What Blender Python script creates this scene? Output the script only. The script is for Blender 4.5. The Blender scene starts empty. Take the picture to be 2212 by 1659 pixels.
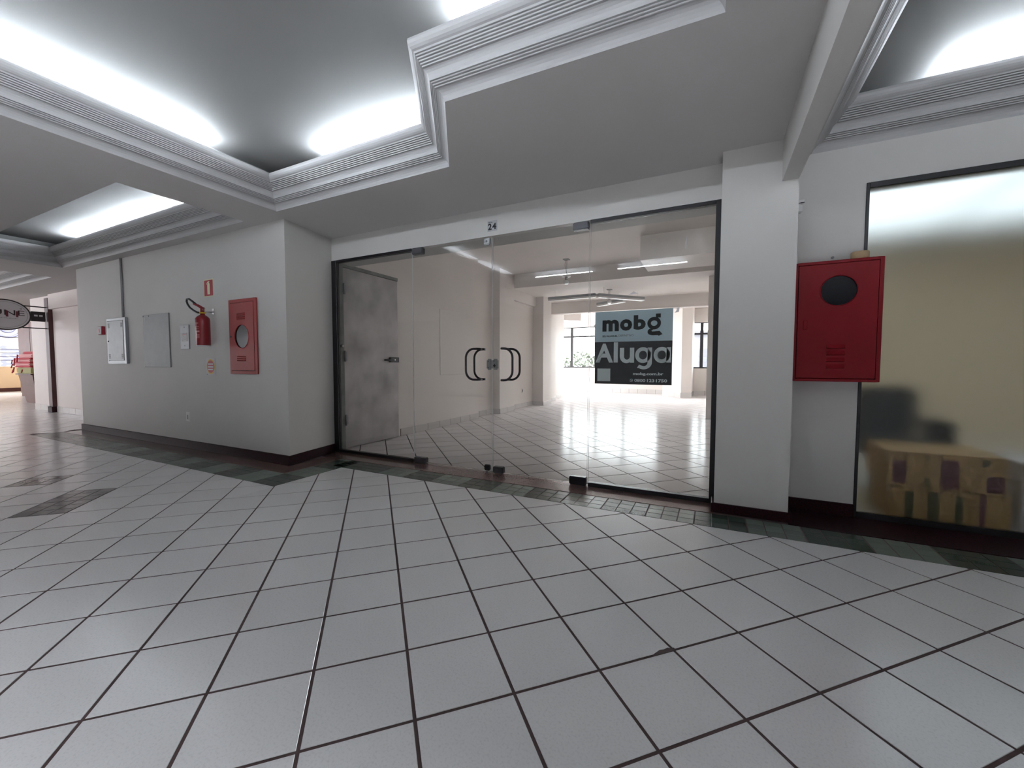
import bpy, bmesh, math, random
from mathutils import Vector, Matrix
random.seed(7)
S = bpy.context.scene
COL = S.collection

# ------------------------------------------------------------------ camera
cam_d = bpy.data.cameras.new('camera')
cam_d.sensor_width = 36.0
cam_d.sensor_fit = 'HORIZONTAL'
cam_d.lens = 14.274
cam_d.clip_start = 0.05
cam_d.clip_end = 300
cam = bpy.data.objects.new('camera', cam_d)
COL.objects.link(cam)
CR, CU, CW = (0.89582938, 0.44439482, 0.00172251), (-0.02309796, 0.0426903, 0.99882132), (-0.44379748, 0.89481327, -0.04850784)
cam.matrix_world = Matrix(((CR[0], CU[0], -CW[0], 0), (CR[1], CU[1], -CW[1], 0), (CR[2], CU[2], -CW[2], 1.03177), (0, 0, 0, 1)))
S.camera = cam

# ------------------------------------------------------------------ world / exposure
W = bpy.data.worlds.new('World')
S.world = W
W.use_nodes = True
bg = W.node_tree.nodes['Background']
bg.inputs[0].default_value = (0.93, 0.96, 1.0, 1)
bg.inputs[1].default_value = 9.0
S.view_settings.view_transform = 'Standard'
S.view_settings.look = 'None'
S.view_settings.gamma = 1.0
S.view_settings.use_curve_mapping = False
S.view_settings.exposure = 1.7
S.cycles.max_bounces = 10
S.cycles.diffuse_bounces = 6
S.cycles.glossy_bounces = 4
S.cycles.transmission_bounces = 6
S.cycles.transparent_max_bounces = 12
S.cycles.caustics_reflective = False
S.cycles.caustics_refractive = True
TINT = 0.42      # transmission of the added skylight's glazing, sets its fill light
TUBE = 62.0      # radiance of the cove tubes
ROOM_TUBE = 0.42 # lamps in the room behind the frosted pane

def portal(name, loc, size, rot):
    d = bpy.data.lights.new(name, 'AREA')
    d.shape = 'RECTANGLE'
    d.size, d.size_y = size
    d.cycles.is_portal = True
    o = bpy.data.objects.new(name, d)
    COL.objects.link(o)
    o.location = loc
    o.rotation_euler = rot
    return o
PI = math.pi
portal('window_portal', (-2.4, 14.95, 1.66), (6.6, 1.5), (-PI / 2, 0, 0))
portal('added_skylight_portal', (-0.15, -2.55, 3.13), (8.5, 2.8), (0, 0, 0))
portal('far_portal', (-16.5, -4.25, 1.66), (11.0, 1.5), (PI / 2, 0, 0))
portal('side_portal', (-7.05, 13.5, 1.66), (1.5, 2.4), (0, -PI / 2, 0))  # for the added opening in the shop's side wall
portal('corridor_portal', (-23.1, 1.4, 1.7), (1.6, 8.0), (0, -PI / 2, 0))

# ------------------------------------------------------------------ materials
def new_mat(name):
    m = bpy.data.materials.new(name)
    m.use_nodes = True
    nt = m.node_tree
    return m, nt, nt.nodes['Principled BSDF']

def mat(name, col, rough=0.5, metal=0.0, spec=0.5, var=0.0, vscale=3.0, bump=0.0, bscale=60.0, rvar=0.0, detail=4.0):
    m, nt, p = new_mat(name)
    p.inputs['Base Color'].default_value = (*col, 1)
    p.inputs['Roughness'].default_value = rough
    p.inputs['Metallic'].default_value = metal
    p.inputs['Specular IOR Level'].default_value = spec
    if var or bump or rvar:
        tc = nt.nodes.new('ShaderNodeNewGeometry')
    if var or rvar:
        n = nt.nodes.new('ShaderNodeTexNoise')
        n.inputs['Scale'].default_value = vscale
        n.inputs['Detail'].default_value = detail
        nt.links.new(tc.outputs['Position'], n.inputs['Vector'])
    if var:
        r = nt.nodes.new('ShaderNodeValToRGB')
        r.color_ramp.elements[0].position = 0.3
        r.color_ramp.elements[1].position = 0.7
        r.color_ramp.elements[0].color = (*[c * (1 - var) for c in col], 1)
        r.color_ramp.elements[1].color = (*[min(1, c * (1 + var)) for c in col], 1)
        nt.links.new(n.outputs['Fac'], r.inputs['Fac'])
        nt.links.new(r.outputs['Color'], p.inputs['Base Color'])
    if rvar:
        mr = nt.nodes.new('ShaderNodeMapRange')
        mr.inputs['To Min'].default_value = max(0.02, rough - rvar)
        mr.inputs['To Max'].default_value = rough + rvar
        nt.links.new(n.outputs['Fac'], mr.inputs['Value'])
        nt.links.new(mr.outputs['Result'], p.inputs['Roughness'])
    if bump:
        n2 = nt.nodes.new('ShaderNodeTexNoise')
        n2.inputs['Scale'].default_value = bscale
        n2.inputs['Detail'].default_value = 3
        nt.links.new(tc.outputs['Position'], n2.inputs['Vector'])
        b = nt.nodes.new('ShaderNodeBump')
        b.inputs['Strength'].default_value = bump
        b.inputs['Distance'].default_value = 0.01
        nt.links.new(n2.outputs['Fac'], b.inputs['Height'])
        nt.links.new(b.outputs['Normal'], p.inputs['Normal'])
    return m

def emis(name, col, strength):
    m, nt, p = new_mat(name)
    p.inputs['Base Color'].default_value = (*col, 1)
    p.inputs['Emission Color'].default_value = (*col, 1)
    p.inputs['Emission Strength'].default_value = strength
    return m

def clear_glass(name, tint=(0.93, 0.95, 0.94), refl=1.0):
    m, nt, p = new_mat(name)
    nt.nodes.remove(p)
    out = nt.nodes['Material Output']
    t = nt.nodes.new('ShaderNodeBsdfTransparent')
    t.inputs[0].default_value = (*tint, 1)
    g = nt.nodes.new('ShaderNodeBsdfGlossy')
    g.inputs['Roughness'].default_value = 0.0
    g.inputs['Color'].default_value = (refl, refl, refl, 1)
    f = nt.nodes.new('ShaderNodeFresnel')
    f.inputs['IOR'].default_value = 1.5
    mx = nt.nodes.new('ShaderNodeMixShader')
    nt.links.new(f.outputs[0], mx.inputs[0])
    nt.links.new(t.outputs[0], mx.inputs[1])
    nt.links.new(g.outputs[0], mx.inputs[2])
    nt.links.new(mx.outputs[0], out.inputs[0])
    return m

def tile_mat(name, col, rough, objvar=0.03, speck=0.0, spec=0.5):
    """glazed tile: small per-tile tint, fine specks"""
    m, nt, p = new_mat(name)
    p.inputs['Roughness'].default_value = rough
    p.inputs['Specular IOR Level'].default_value = spec
    geo = nt.nodes.new('ShaderNodeNewGeometry')
    n = nt.nodes.new('ShaderNodeTexNoise')
    n.inputs['Scale'].default_value = 140.0
    n.inputs['Detail'].default_value = 3
    nt.links.new(geo.outputs['Position'], n.inputs['Vector'])
    r = nt.nodes.new('ShaderNodeValToRGB')
    r.color_ramp.elements[0].position = 0.28
    r.color_ramp.elements[1].position = 0.5
    r.color_ramp.elements[0].color = (*[c * (1 - speck) for c in col], 1)
    r.color_ramp.elements[1].color = (*col, 1)
    nt.links.new(n.outputs['Fac'], r.inputs['Fac'])
    isl = nt.nodes.new('ShaderNodeNewGeometry')
    oi = nt.nodes.new('ShaderNodeObjectInfo')
    add = nt.nodes.new('ShaderNodeMath'); add.operation = 'ADD'
    nt.links.new(isl.outputs['Random Per Island'], add.inputs[0])
    nt.links.new(oi.outputs['Random'], add.inputs[1])
    fr = nt.nodes.new('ShaderNodeMath'); fr.operation = 'FRACT'
    nt.links.new(add.outputs[0], fr.inputs[0])
    mr = nt.nodes.new('ShaderNodeMapRange')
    mr.inputs['To Min'].default_value = 1 - objvar
    mr.inputs['To Max'].default_value = 1 + objvar
    nt.links.new(fr.outputs[0], mr.inputs['Value'])
    hs = nt.nodes.new('ShaderNodeHueSaturation')
    nt.links.new(r.outputs['Color'], hs.inputs['Color'])
    nt.links.new(mr.outputs['Result'], hs.inputs['Value'])
    nt.links.new(hs.outputs['Color'], p.inputs['Base Color'])
    return m

def sheen_tile(name, col, rough, gloss):
    m = tile_mat(name, col, rough, 0.04, 0.08, 0.0)
    nt = m.node_tree; p = nt.nodes['Principled BSDF']
    g = nt.nodes.new('ShaderNodeBsdfGlossy'); g.inputs['Roughness'].default_value = rough
    mx = nt.nodes.new('ShaderNodeMixShader'); mx.inputs[0].default_value = gloss
    nt.links.new(p.outputs[0], mx.inputs[1]); nt.links.new(g.outputs[0], mx.inputs[2])
    nt.links.new(mx.outputs[0], nt.nodes['Material Output'].inputs[0])
    return m

M = {}
M['wall'] = mat('wall_paint', (0.57, 0.555, 0.535), 0.6, var=0.025, vscale=1.2, bump=0.12, bscale=220)
M['shopwall'] = mat('shop_wall_paint', (0.76, 0.71, 0.68), 0.6, var=0.03, vscale=1.0, bump=0.08, bscale=120)
M['pinkwall'] = mat('corridor_far_paint', (0.70, 0.63, 0.61), 0.6, var=0.02)
M['rear'] = mat('dark_rear_shopfront', (0.10, 0.10, 0.10), 0.5)
M['ceil'] = mat('ceiling_paint', (0.52, 0.505, 0.495), 0.7, var=0.02, vscale=1.0, bump=0.05, bscale=150)
M['plaster'] = mat('plaster_moulding_paint', (0.42, 0.416, 0.418), 0.55)
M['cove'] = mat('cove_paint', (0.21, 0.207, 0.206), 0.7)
M['grout'] = mat('floor_grout', (0.075, 0.045, 0.045), 0.8, var=0.3, vscale=5)
M['tile'] = tile_mat('white_floor_tile', (0.74, 0.735, 0.735), 0.2, 0.03, 0.12)
M['shoptile'] = sheen_tile('shop_floor_tile', (0.80, 0.765, 0.77), 0.17, 0.10)
M['green1'] = tile_mat('dark_green_tile', (0.048, 0.070, 0.057), 0.22, 0.2, 0.15, 0.3)
M['green2'] = tile_mat('light_green_tile', (0.165, 0.20, 0.172), 0.24, 0.12, 0.15, 0.3)
M['gray3'] = tile_mat('grey_inlay_tile', (0.20, 0.195, 0.195), 0.14, 0.1, 0.1)
M['darkgrout'] = mat('border_grout', (0.025, 0.03, 0.027), 0.7)
M['skirt'] = tile_mat('white_skirting_tile', (0.66, 0.64, 0.63), 0.2, 0.04, 0.05)
M['granite'] = mat('dark_red_granite', (0.024, 0.007, 0.010), 0.5, spec=0.1, var=0.5, vscale=90, detail=2)
M['sill'] = mat('brown_granite_sill', (0.15, 0.093, 0.086), 0.16, var=0.2, vscale=110, detail=2)
M['black'] = mat('black_metal', (0.008, 0.007, 0.010), 0.4)
M['hinge'] = mat('dark_bronze_fitting', (0.10, 0.098, 0.108), 0.35, metal=0.4)
M['steel'] = mat('brushed_steel_lock', (0.30, 0.31, 0.31), 0.35, metal=0.8)
M['chrome'] = mat('bright_metal', (0.6, 0.6, 0.62), 0.2, metal=1.0)
M['handle'] = mat('dark_purple_black_handle', (0.016, 0.010, 0.014), 0.35)
M['glass'] = clear_glass('clear_glass')
M['edge'] = mat('polished_glass_edge', (0.85, 0.88, 0.87), 0.15)
M['red'] = mat('faded_red_paint', (0.33, 0.035, 0.035), 0.5, var=0.06, vscale=8)
M['red2'] = mat('deep_red_paint', (0.20, 0.003, 0.008), 0.4, spec=0.2, var=0.06, vscale=6)
M['redext'] = mat('extinguisher_red', (0.22, 0.006, 0.012), 0.3)
M['darkin'] = mat('dark_inside', (0.006, 0.005, 0.007), 0.7)
M['darkglass'] = mat('dark_window_pane', (0.006, 0.006, 0.009), 0.2, spec=0.2)
M['galv'] = mat('grey_painted_metal', (0.26, 0.265, 0.275), 0.45, metal=0.15, var=0.06, vscale=14)
M['galv2'] = mat('grey_metal_frame', (0.33, 0.345, 0.36), 0.4, metal=0.2)
M['galv3'] = mat('flat_grey_panel', (0.225, 0.23, 0.235), 0.5, metal=0.1, var=0.05, vscale=10)
M['white'] = mat('white_plastic', (0.70, 0.69, 0.68), 0.4)
M['paper'] = mat('white_label', (0.62, 0.60, 0.61), 0.6)
M['conduit'] = mat('grey_conduit', (0.29, 0.29, 0.29), 0.5)
M['signred'] = mat('sign_red', (0.36, 0.012, 0.030), 0.5)
M['cream'] = mat('photoluminescent_cream', (0.68, 0.68, 0.46), 0.5)
M['yellow'] = mat('sign_yellow', (0.62, 0.40, 0.02), 0.5)
M['steeldoor'] = mat('grey_steel_door', (0.44, 0.42, 0.425), 0.45, metal=0.2, var=0.3, vscale=2.6, rvar=0.12)
M['jamb'] = mat('green_grey_door_frame', (0.22, 0.245, 0.23), 0.5, var=0.15, vscale=9)
M['posterblue'] = mat('poster_grey_blue', (0.64, 0.76, 0.83), 0.5)
M['posterblack'] = mat('poster_black', (0.012, 0.012, 0.019), 0.45)
M['ink'] = mat('poster_black_ink', (0.006, 0.005, 0.008), 0.6)
M['inkgrey'] = mat('poster_grey_ink', (0.09, 0.12, 0.15), 0.6)
M['letter'] = mat('poster_pale_lettering', (0.88, 0.92, 0.92), 0.5)
M['plate'] = mat('number_plate_white', (0.42, 0.42, 0.44), 0.5)
M['tape'] = mat('masking_tape_tan', (0.42, 0.30, 0.17), 0.6, var=0.12, vscale=30)
M['roomceil'] = mat('storeroom_ceiling_paint', (0.78, 0.80, 0.82), 0.7)
M['card'] = mat('cardboard', (0.46, 0.28, 0.11), 0.7, var=0.1, vscale=10)
M['card2'] = mat('cardboard_purple_print', (0.13, 0.035, 0.05), 0.7)
M['card3'] = mat('cardboard_dark_print', (0.10, 0.09, 0.03), 0.7)
M['khaki'] = mat('khaki_wall', (0.66, 0.54, 0.37), 0.7)
M['fabricdark'] = mat('charcoal_fabric', (0.03, 0.032, 0.035), 0.9)
M['maroon'] = mat('dark_red_wood', (0.065, 0.016, 0.018), 0.5, var=0.15, vscale=6)
M['brown'] = mat('brown_wood', (0.11, 0.045, 0.035), 0.5, var=0.15, vscale=5)
M['redcloth'] = mat('red_cloth', (0.45, 0.05, 0.07), 0.8)
M['pinkcloth'] = mat('pink_cloth', (0.62, 0.30, 0.30), 0.8)
M['olive'] = mat('olive_cloth', (0.32, 0.30, 0.14), 0.8)
M['sand'] = mat('cream_low_wall', (0.80, 0.63, 0.44), 0.7)
M['signface'] = mat('sign_pale_grey', (0.62, 0.61, 0.63), 0.5)
M['signrim'] = mat('sign_black_rim', (0.015, 0.008, 0.012), 0.4)
M['signink'] = mat('sign_dark_ink', (0.03, 0.015, 0.02), 0.5)
M['signwine'] = mat('sign_wine_ink', (0.14, 0.02, 0.03), 0.5)
M['winframe'] = mat('dark_window_frame', (0.016, 0.014, 0.018), 0.4)
M['facade'] = mat('far_building_white', (0.055, 0.051, 0.058), 0.8)
M['facadeline'] = mat('far_building_grey', (0.038, 0.035, 0.044), 0.8)
M['billboard'] = mat('billboard_cream', (0.075, 0.066, 0.057), 0.7)
M['bluelet'] = mat('billboard_violet_blue', (0.010, 0.010, 0.028), 0.6)
M['leaf'] = mat('tree_leaf', (0.020, 0.028, 0.012), 0.7, var=0.3, vscale=2)
M['bark'] = mat('tree_bark', (0.10, 0.07, 0.05), 0.9)
M['asphalt'] = mat('street_asphalt', (0.25, 0.25, 0.25), 0.9)
M['tube'] = emis('cool_white_tube', (0.84, 0.92, 1.0), TUBE)
M['roomtube'] = emis('room_tube', (0.80, 0.92, 1.0), ROOM_TUBE)
M['opal'] = mat('opal_glass_bulb', (0.75, 0.74, 0.74), 0.2)

def frosted():
    m, nt, p = new_mat('frosted_glass')
    nt.nodes.remove(p)
    out = nt.nodes['Material Output']
    a = nt.nodes.new('ShaderNodeBsdfRefraction')
    a.inputs['IOR'].default_value = 1.45
    a.inputs['Roughness'].default_value = 0.28
    a.inputs['Color'].default_value = (0.95, 0.96, 0.95, 1)
    g = nt.nodes.new('ShaderNodeBsdfGlossy')
    g.inputs['Roughness'].default_value = 0.26
    t = nt.nodes.new('ShaderNodeBsdfTransparent')
    t.inputs[0].default_value = (0.8, 0.8, 0.8, 1)
    m0 = nt.nodes.new('ShaderNodeMixShader'); m0.inputs[0].default_value = 0.0
    nt.links.new(a.outputs[0], m0.inputs[1]); nt.links.new(t.outputs[0], m0.inputs[2])
    f = nt.nodes.new('ShaderNodeFresnel'); f.inputs['IOR'].default_value = 1.4
    mx = nt.nodes.new('ShaderNodeMixShader')
    nt.links.new(f.outputs[0], mx.inputs[0])
    nt.links.new(m0.outputs[0], mx.inputs[1]); nt.links.new(g.outputs[0], mx.inputs[2])
    nt.links.new(mx.outputs[0], out.inputs[0])
    return m
M['frost'] = frosted()
M['tinted2'] = clear_glass('tinted_rear_glass', (0.34, 0.32, 0.315))
M['tinted'] = clear_glass('added_skylight_glass', (TINT, TINT, TINT * 1.03))

# ------------------------------------------------------------------ mesh helpers
class MB:
    def __init__(s): s.v = []; s.f = []; s.mi = []; s.sm = []
    def poly(s, pts, mi=0, smooth=False):
        b = len(s.v); s.v += [tuple(p) for p in pts]
        s.f.append(tuple(range(b, b + len(pts)))); s.mi.append(mi); s.sm.append(smooth)
    def box(s, x0, x1, y0, y1, z0, z1, mi=0):
        x0, x1 = min(x0, x1), max(x0, x1); y0, y1 = min(y0, y1), max(y0, y1); z0, z1 = min(z0, z1), max(z0, z1)
        b = len(s.v)
        s.v += [(x0, y0, z0), (x1, y0, z0), (x1, y1, z0), (x0, y1, z0), (x0, y0, z1), (x1, y0, z1), (x1, y1, z1), (x0, y1, z1)]
        for q in ((0, 3, 2, 1), (4, 5, 6, 7), (0, 1, 5, 4), (1, 2, 6, 5), (2, 3, 7, 6), (3, 0, 4, 7)):
            s.f.append(tuple(b + i for i in q)); s.mi.append(mi); s.sm.append(False)
        return s
    def prism(s, pts, z0, z1, mi=0):
        """vertical prism of a ccw xy outline"""
        n = len(pts); b = len(s.v)
        s.v += [(x, y, z0) for x, y in pts] + [(x, y, z1) for x, y in pts]
        s.f.append(tuple(b + i for i in reversed(range(n)))); s.f.append(tuple(b + n + i for i in range(n)))
        for i in range(n):
            j = (i + 1) % n
            s.f.append((b + i, b + j, b + n + j, b + n + i))
        s.mi += [mi] * (n + 2); s.sm += [False] * (n + 2)
        return s
    def lathe(s, c, axis, prof, n=24, mi=0, smooth=True):
        """prof: list of (radius, offset along axis)"""
        a = Vector(axis).normalized()
        t = Vector((0, 0, 1)) if abs(a.z) < 0.9 else Vector((1, 0, 0))
        e1 = a.cross(t).normalized(); e2 = a.cross(e1)
        c = Vector(c); b = len(s.v)
        for r, h in prof:
            for k in range(n):
                an = 2 * PI * k / n
                s.v.append(tuple(c + a * h + (e1 * math.cos(an) + e2 * math.sin(an)) * r))
        for i in range(len(prof) - 1):
            for k in range(n):
                k2 = (k + 1) % n
                s.f.append((b + i * n + k, b + i * n + k2, b + (i + 1) * n + k2, b + (i + 1) * n + k)); s.mi.append(mi); s.sm.append(smooth)
        s.f.append(tuple(b + k for k in reversed(range(n)))); s.f.append(tuple(b + (len(prof) - 1) * n + k for k in range(n)))
        s.mi += [mi] * 2; s.sm += [False] * 2
        return s
    def tube(s, pts, r, n=10, mi=0, closed=False):
        pts = [Vector(p) for p in pts]; N = len(pts); b = len(s.v)
        prev = None
        for i, p in enumerate(pts):
            if closed: d = pts[(i + 1) % N] - pts[i - 1]
            else: d = pts[min(i + 1, N - 1)] - pts[max(i - 1, 0)]
            d.normalize()
            if prev is None:
                t = Vector((0, 0, 1)) if abs(d.z) < 0.9 else Vector((0, 1, 0))
                e1 = d.cross(t).normalized()
            else:
                e1 = (prev - d * prev.dot(d)).normalized()
            prev = e1; e2 = d.cross(e1)
            rr = r[i] if isinstance(r, (list, tuple)) else r
            for k in range(n):
                a = 2 * PI * k / n
                s.v.append(tuple(p + (e1 * math.cos(a) + e2 * math.sin(a)) * rr))
        M_ = N if closed else N - 1
        for i in range(M_):
            i2 = (i + 1) % N
            for k in range(n):
                k2 = (k + 1) % n
                s.f.append((b + i * n + k, b + i * n + k2, b + i2 * n + k2, b + i2 * n + k)); s.mi.append(mi); s.sm.append(True)
        if not closed:
            s.f.append(tuple(b + k for k in reversed(range(n)))); s.f.append(tuple(b + (N - 1) * n + k for k in range(n)))
            s.mi += [mi] * 2; s.sm += [False] * 2
        return s
    def mesh(s, name, mats):
        me = bpy.data.meshes.new(name)
        me.from_pydata(s.v, [], s.f)
        for m in (mats if isinstance(mats, (list, tuple)) else [mats]): me.materials.append(m)
        me.polygons.foreach_set('material_index', s.mi)
        me.polygons.foreach_set('use_smooth', s.sm)
        me.update()
        return me
    def build(s, name, mats, parent=None, bevel=0.0, seg=2):
        me = s.mesh(name, mats)
        bm = bmesh.new(); bm.from_mesh(me)
        bmesh.ops.remove_doubles(bm, verts=bm.verts, dist=1e-6)
        bmesh.ops.recalc_face_normals(bm, faces=bm.faces)
        if bevel:
            es = [e for e in bm.edges if len(e.link_faces) == 2 and e.calc_face_angle(0) > 0.6]
            bmesh.ops.bevel(bm, geom=es, offset=bevel, segments=seg, affect='EDGES', clamp_overlap=True)
        bm.to_mesh(me); bm.free()
        o = bpy.data.objects.new(name, me)
        COL.objects.link(o)
        if parent: setpar(o, parent)
        return o

def setpar(o, p):
    o.parent = p          # meshes are built in world coordinates; only a thing's Empty carries an offset
    if p.type == 'EMPTY': o.matrix_parent_inverse = Matrix.Translation(p.location).inverted()

def tag(o, label, cat=None, group=None, kind=None):
    if label: o['label'] = label
    if cat: o['category'] = cat
    if group: o['group'] = group
    if kind: o['kind'] = kind
    return o
def empty(name, loc, label, cat, group=None, kind=None):
    o = bpy.data.objects.new(name, None); COL.objects.link(o)
    o.location = loc; o.empty_display_size = 0.1
    return tag(o, label, cat, group, kind)
def struct(o, label=None):
    o['kind'] = 'structure'
    if label: o['label'] = label
    return o

FONT = None
def text_mesh(body, size, bold=0.0, align='CENTER', sx=1.0, depth=0.0006, shear=0.0):
    c = bpy.data.curves.new('txt', 'FONT')
    c.body = body; c.size = size; c.offset = bold; c.align_x = align; c.extrude = depth; c.shear = shear
    c.resolution_u = 3
    o = bpy.data.objects.new('txt', c); COL.objects.link(o)
    bpy.context.view_layer.update()
    me = bpy.data.meshes.new_from_object(o.evaluated_get(bpy.context.evaluated_depsgraph_get()))
    bpy.data.objects.remove(o); bpy.data.curves.remove(c)
    if sx != 1: 
        for v in me.vertices: v.co.x *= sx
    return me
def fit_text(body, x0, x1, z0, z1, y, mt, name, parent, bold=0.0, mapf=None):
    """text filling a rectangle on a plane facing -y (or mapped by mapf(u,v,d))"""
    me = text_mesh(body, 1.0, bold)
    xs = [v.co.x for v in me.vertices]; ys = [v.co.y for v in me.vertices]; zs = [v.co.z for v in me.vertices]
    ax, bx, ay, by = min(xs), max(xs), min(ys), max(ys); zm = max(max(zs), 1e-6)
    for v in me.vertices:
        u = (v.co.x - ax) / (bx - ax); w = (v.co.y - ay) / (by - ay); d = 0.0005 * (v.co.z / zm)
        X, Z = x0 + (x1 - x0) * u, z0 + (z1 - z0) * w
        v.co = Vector(mapf(X, Z, d)) if mapf else Vector((X, y - 0.0005 - d, Z))
    me.materials.clear(); me.materials.append(mt); me.update()
    o = bpy.data.objects.new(name, me); COL.objects.link(o)
    if parent: setpar(o, parent)
    return o

# ------------------------------------------------------------------ key planes (metres; camera stands at x=y=0)
YL, YS, YR, YP, ZC = 2.66, 3.33, 3.45, 3.15, 2.465
XA, XB, XE = -3.84, -3.975, -8.75     # near wall corner, recess corner, far end of the left wall
ZH = 2.215                            # underside of the lintel

# ------------------------------------------------------------------ floors
PITCH, OX, OY = 0.305, -0.96902, 0.67231
Q = math.sqrt(0.5) * PITCH
GAP = 0.0105
def clip(poly, a, b, c):
    """keep a*x+b*y<=c"""
    out = []
    for i in range(len(poly)):
        p, q = poly[i], poly[(i + 1) % len(poly)]
        dp, dq = a * p[0] + b * p[1] - c, a * q[0] + b * q[1] - c
        if dp <= 0: out.append(p)
        if dp * dq < 0:
            t = dp / (dp - dq); out.append((p[0] + (q[0] - p[0]) * t, p[1] + (q[1] - p[1]) * t))
    return out
def area(p):
    return 0.5 * sum(p[i][0] * p[(i + 1) % len(p)][1] - p[(i + 1) % len(p)][0] * p[i][1] for i in range(len(p)))
def proj_area(poly):
    pts = []
    for x, y in poly:
        d = Vector((x, y, -1.03177)); w = d.dot(Vector(CW))
        if w < 0.15: return 0
        pts.append((877 * d.dot(Vector(CR)) / w, 877 * d.dot(Vector(CU)) / w))
    cx = sum(p[0] for p in pts) / len(pts); cy = sum(p[1] for p in pts) / len(pts)
    if abs(cx) > 1180 or cy < -900: return 0
    return abs(area(pts))
def inset(poly, d):
    n = len(poly); out = []
    for i in range(n):
        p0, p1, p2 = Vector(poly[i - 1]), Vector(poly[i]), Vector(poly[(i + 1) % n])
        e1 = (p1 - p0).normalized(); e2 = (p2 - p1).normalized()
        n1 = Vector((-e1.y, e1.x)); n2 = Vector((-e2.y, e2.x))
        k = 1 + n1.dot(n2)
        if k < 0.15: k = 0.15
        out.append(tuple(p1 + (n1 + n2) * (d / k)))
    return out
def tile_piece(mb, poly, z=0.0, h=0.004, ch=0.0010):
    """a tile: chamfered slab with no underside (ccw poly)"""
    ins = inset(poly, ch); n = len(poly)
    mb.poly([(x, y, z) for x, y in ins])
    for i in range(n):
        j = (i + 1) % n
        mb.poly([(*poly[i], z - ch), (*poly[j], z - ch), (*ins[j], z), (*ins[i], z)])
        mb.poly([(*poly[i], z - h), (*poly[j], z - h), (*poly[j], z - ch), (*poly[i], z - ch)])
def clean(poly):
    out = []
    for p in poly:
        if not out or math.dist(p, out[-1]) > 0.004: out.append(p)
    if len(out) > 1 and math.dist(out[0], out[-1]) < 0.004: out.pop()
    return out
def lay_tiles(floor, tiles, mt, name):
    tiles = sorted(tiles, key=lambda t: -proj_area(t))
    full = None
    stuff = MB()
    for k, poly in enumerate(tiles):
        if k < 300 and proj_area(poly) > 20:
            c = (sum(p[0] for p in poly) / len(poly), sum(p[1] for p in poly) / len(poly))
            if abs(area(poly) - (PITCH - GAP) ** 2) < 1e-5:
                if full is None:
                    mb = MB(); tile_piece(mb, [(x - c[0], y - c[1]) for x, y in poly]); full = mb.mesh(name, mt)
                o = bpy.data.objects.new(name, full); COL.objects.link(o)
                o.location = (c[0], c[1], random.uniform(-0.0004, 0.0004)); o.parent = floor
            else:
                mb = MB(); tile_piece(mb, poly); o = bpy.data.objects.new(name, mb.mesh(name, mt)); COL.objects.link(o); o.parent = floor
        else:
            tile_piece(stuff, poly)
    if stuff.f:
        o = bpy.data.objects.new(name + '_field', stuff.mesh(name + '_field', mt)); COL.objects.link(o)
        o.parent = floor; o['kind'] = 'stuff'
def grid_tile(a, b, ox, oy, gap=GAP):
    h = (PITCH - gap) / 2 * math.sqrt(2)
    cx, cy = ox + Q * (a + b + 1), oy + Q * (a - b)
    return [(cx - h, cy), (cx, cy - h), (cx + h, cy), (cx, cy + h)]

BX, BY1, BY2 = -3.30, 2.13, 2.835      # outer edge of the green border
mb = MB(); mb.box(-24, 4.5, -4.3, 6.2, -0.12, -0.0022)
floor = struct(mb.build('floor', M['grout']), 'white diagonal tile floor of the gallery with dark joints')
inlay = {(-10, -4)}
tiles, inl = [], []
INL = [(-4.455, 1.342), (-5.345, 1.362), (-4.934, 1.02), (-4.17, 0.973)]
for a in range(-70, 40):
    for b in range(-70, 40):
        t = grid_tile(a, b, OX, OY)
        cx = (t[0][0] + t[2][0]) / 2; cy = t[0][1]
        if not (-23.2 < cx < 4.3 and -4.1 < cy < 6.0): continue
        hit = None
        for k, (ix, iy) in enumerate(INL):
            if abs(ix - cx) + abs(iy - cy) < PITCH * 0.70: hit = k
        if hit is not None: inl.append((cx, cy)); continue
        if cx < -9.2:
            p = clip(t, 0, 1, 5.9); ps = [p]
        elif cx < XE:
            ps = [clip(clip(t, 0, 1, 3.35), 1, 0, XE - 0.0)]
        else:
            p = clip(t, 0, 1, BY2)
            ys = [q[1] for q in p] if p else [9]
            if not p: continue
            if max(ys) <= BY1: ps = [p]
            else:
                xs = [q[0] for q in p]
                if min(xs) >= BX: ps = [p]
                elif max(xs) <= BX: ps = [clip(p, 0, 1, BY1)]
                else: ps = [clip(clip(p, 0, 1, BY1), 1, 0, BX), clip(p, -1, 0, -BX)]
        for p in ps:
            p = clean(p)
            if len(p) >= 3 and area(p) > 2e-4: tiles.append(p)
lay_tiles(floor, tiles, M['tile'], 'floor_tile')

def grooved_tile(w, d, n, m, gap, z=0.0, base=0.002):
    """one moulded tile: n x m raised facets between grooves, centred on the origin"""
    mb = MB()
    cw, cd = w / n, d / m
    for i in range(n):
        for j in range(m):
            x0, y0 = -w / 2 + i * cw + gap / 2, -d / 2 + j * cd + gap / 2
            x1, y1 = x0 + cw - gap, y0 + cd - gap
            tile_piece(mb, [(x0, y0), (x1, y0), (x1, y1), (x0, y1)], z, 0.004, 0.0012)
    mb.poly([(-w / 2, -d / 2, -0.0035), (w / 2, -d / 2, -0.0035), (w / 2, d / 2, -0.0035), (-w / 2, d / 2, -0.0035)], 1)
    return mb
gm = grooved_tile(PITCH - 0.004, PITCH - 0.004, 3, 3, 0.006).mesh('inlay_tile', [M['gray3'], M['darkgrout']])
for cx, cy in inl:
    o = bpy.data.objects.new('inlay_tile', gm); COL.objects.link(o); o.location = (cx, cy, 0.0004); o.rotation_euler = (0, 0, PI / 4); o.parent = floor
    o['label'] = 'grey inlay tile scored into nine squares'
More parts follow.
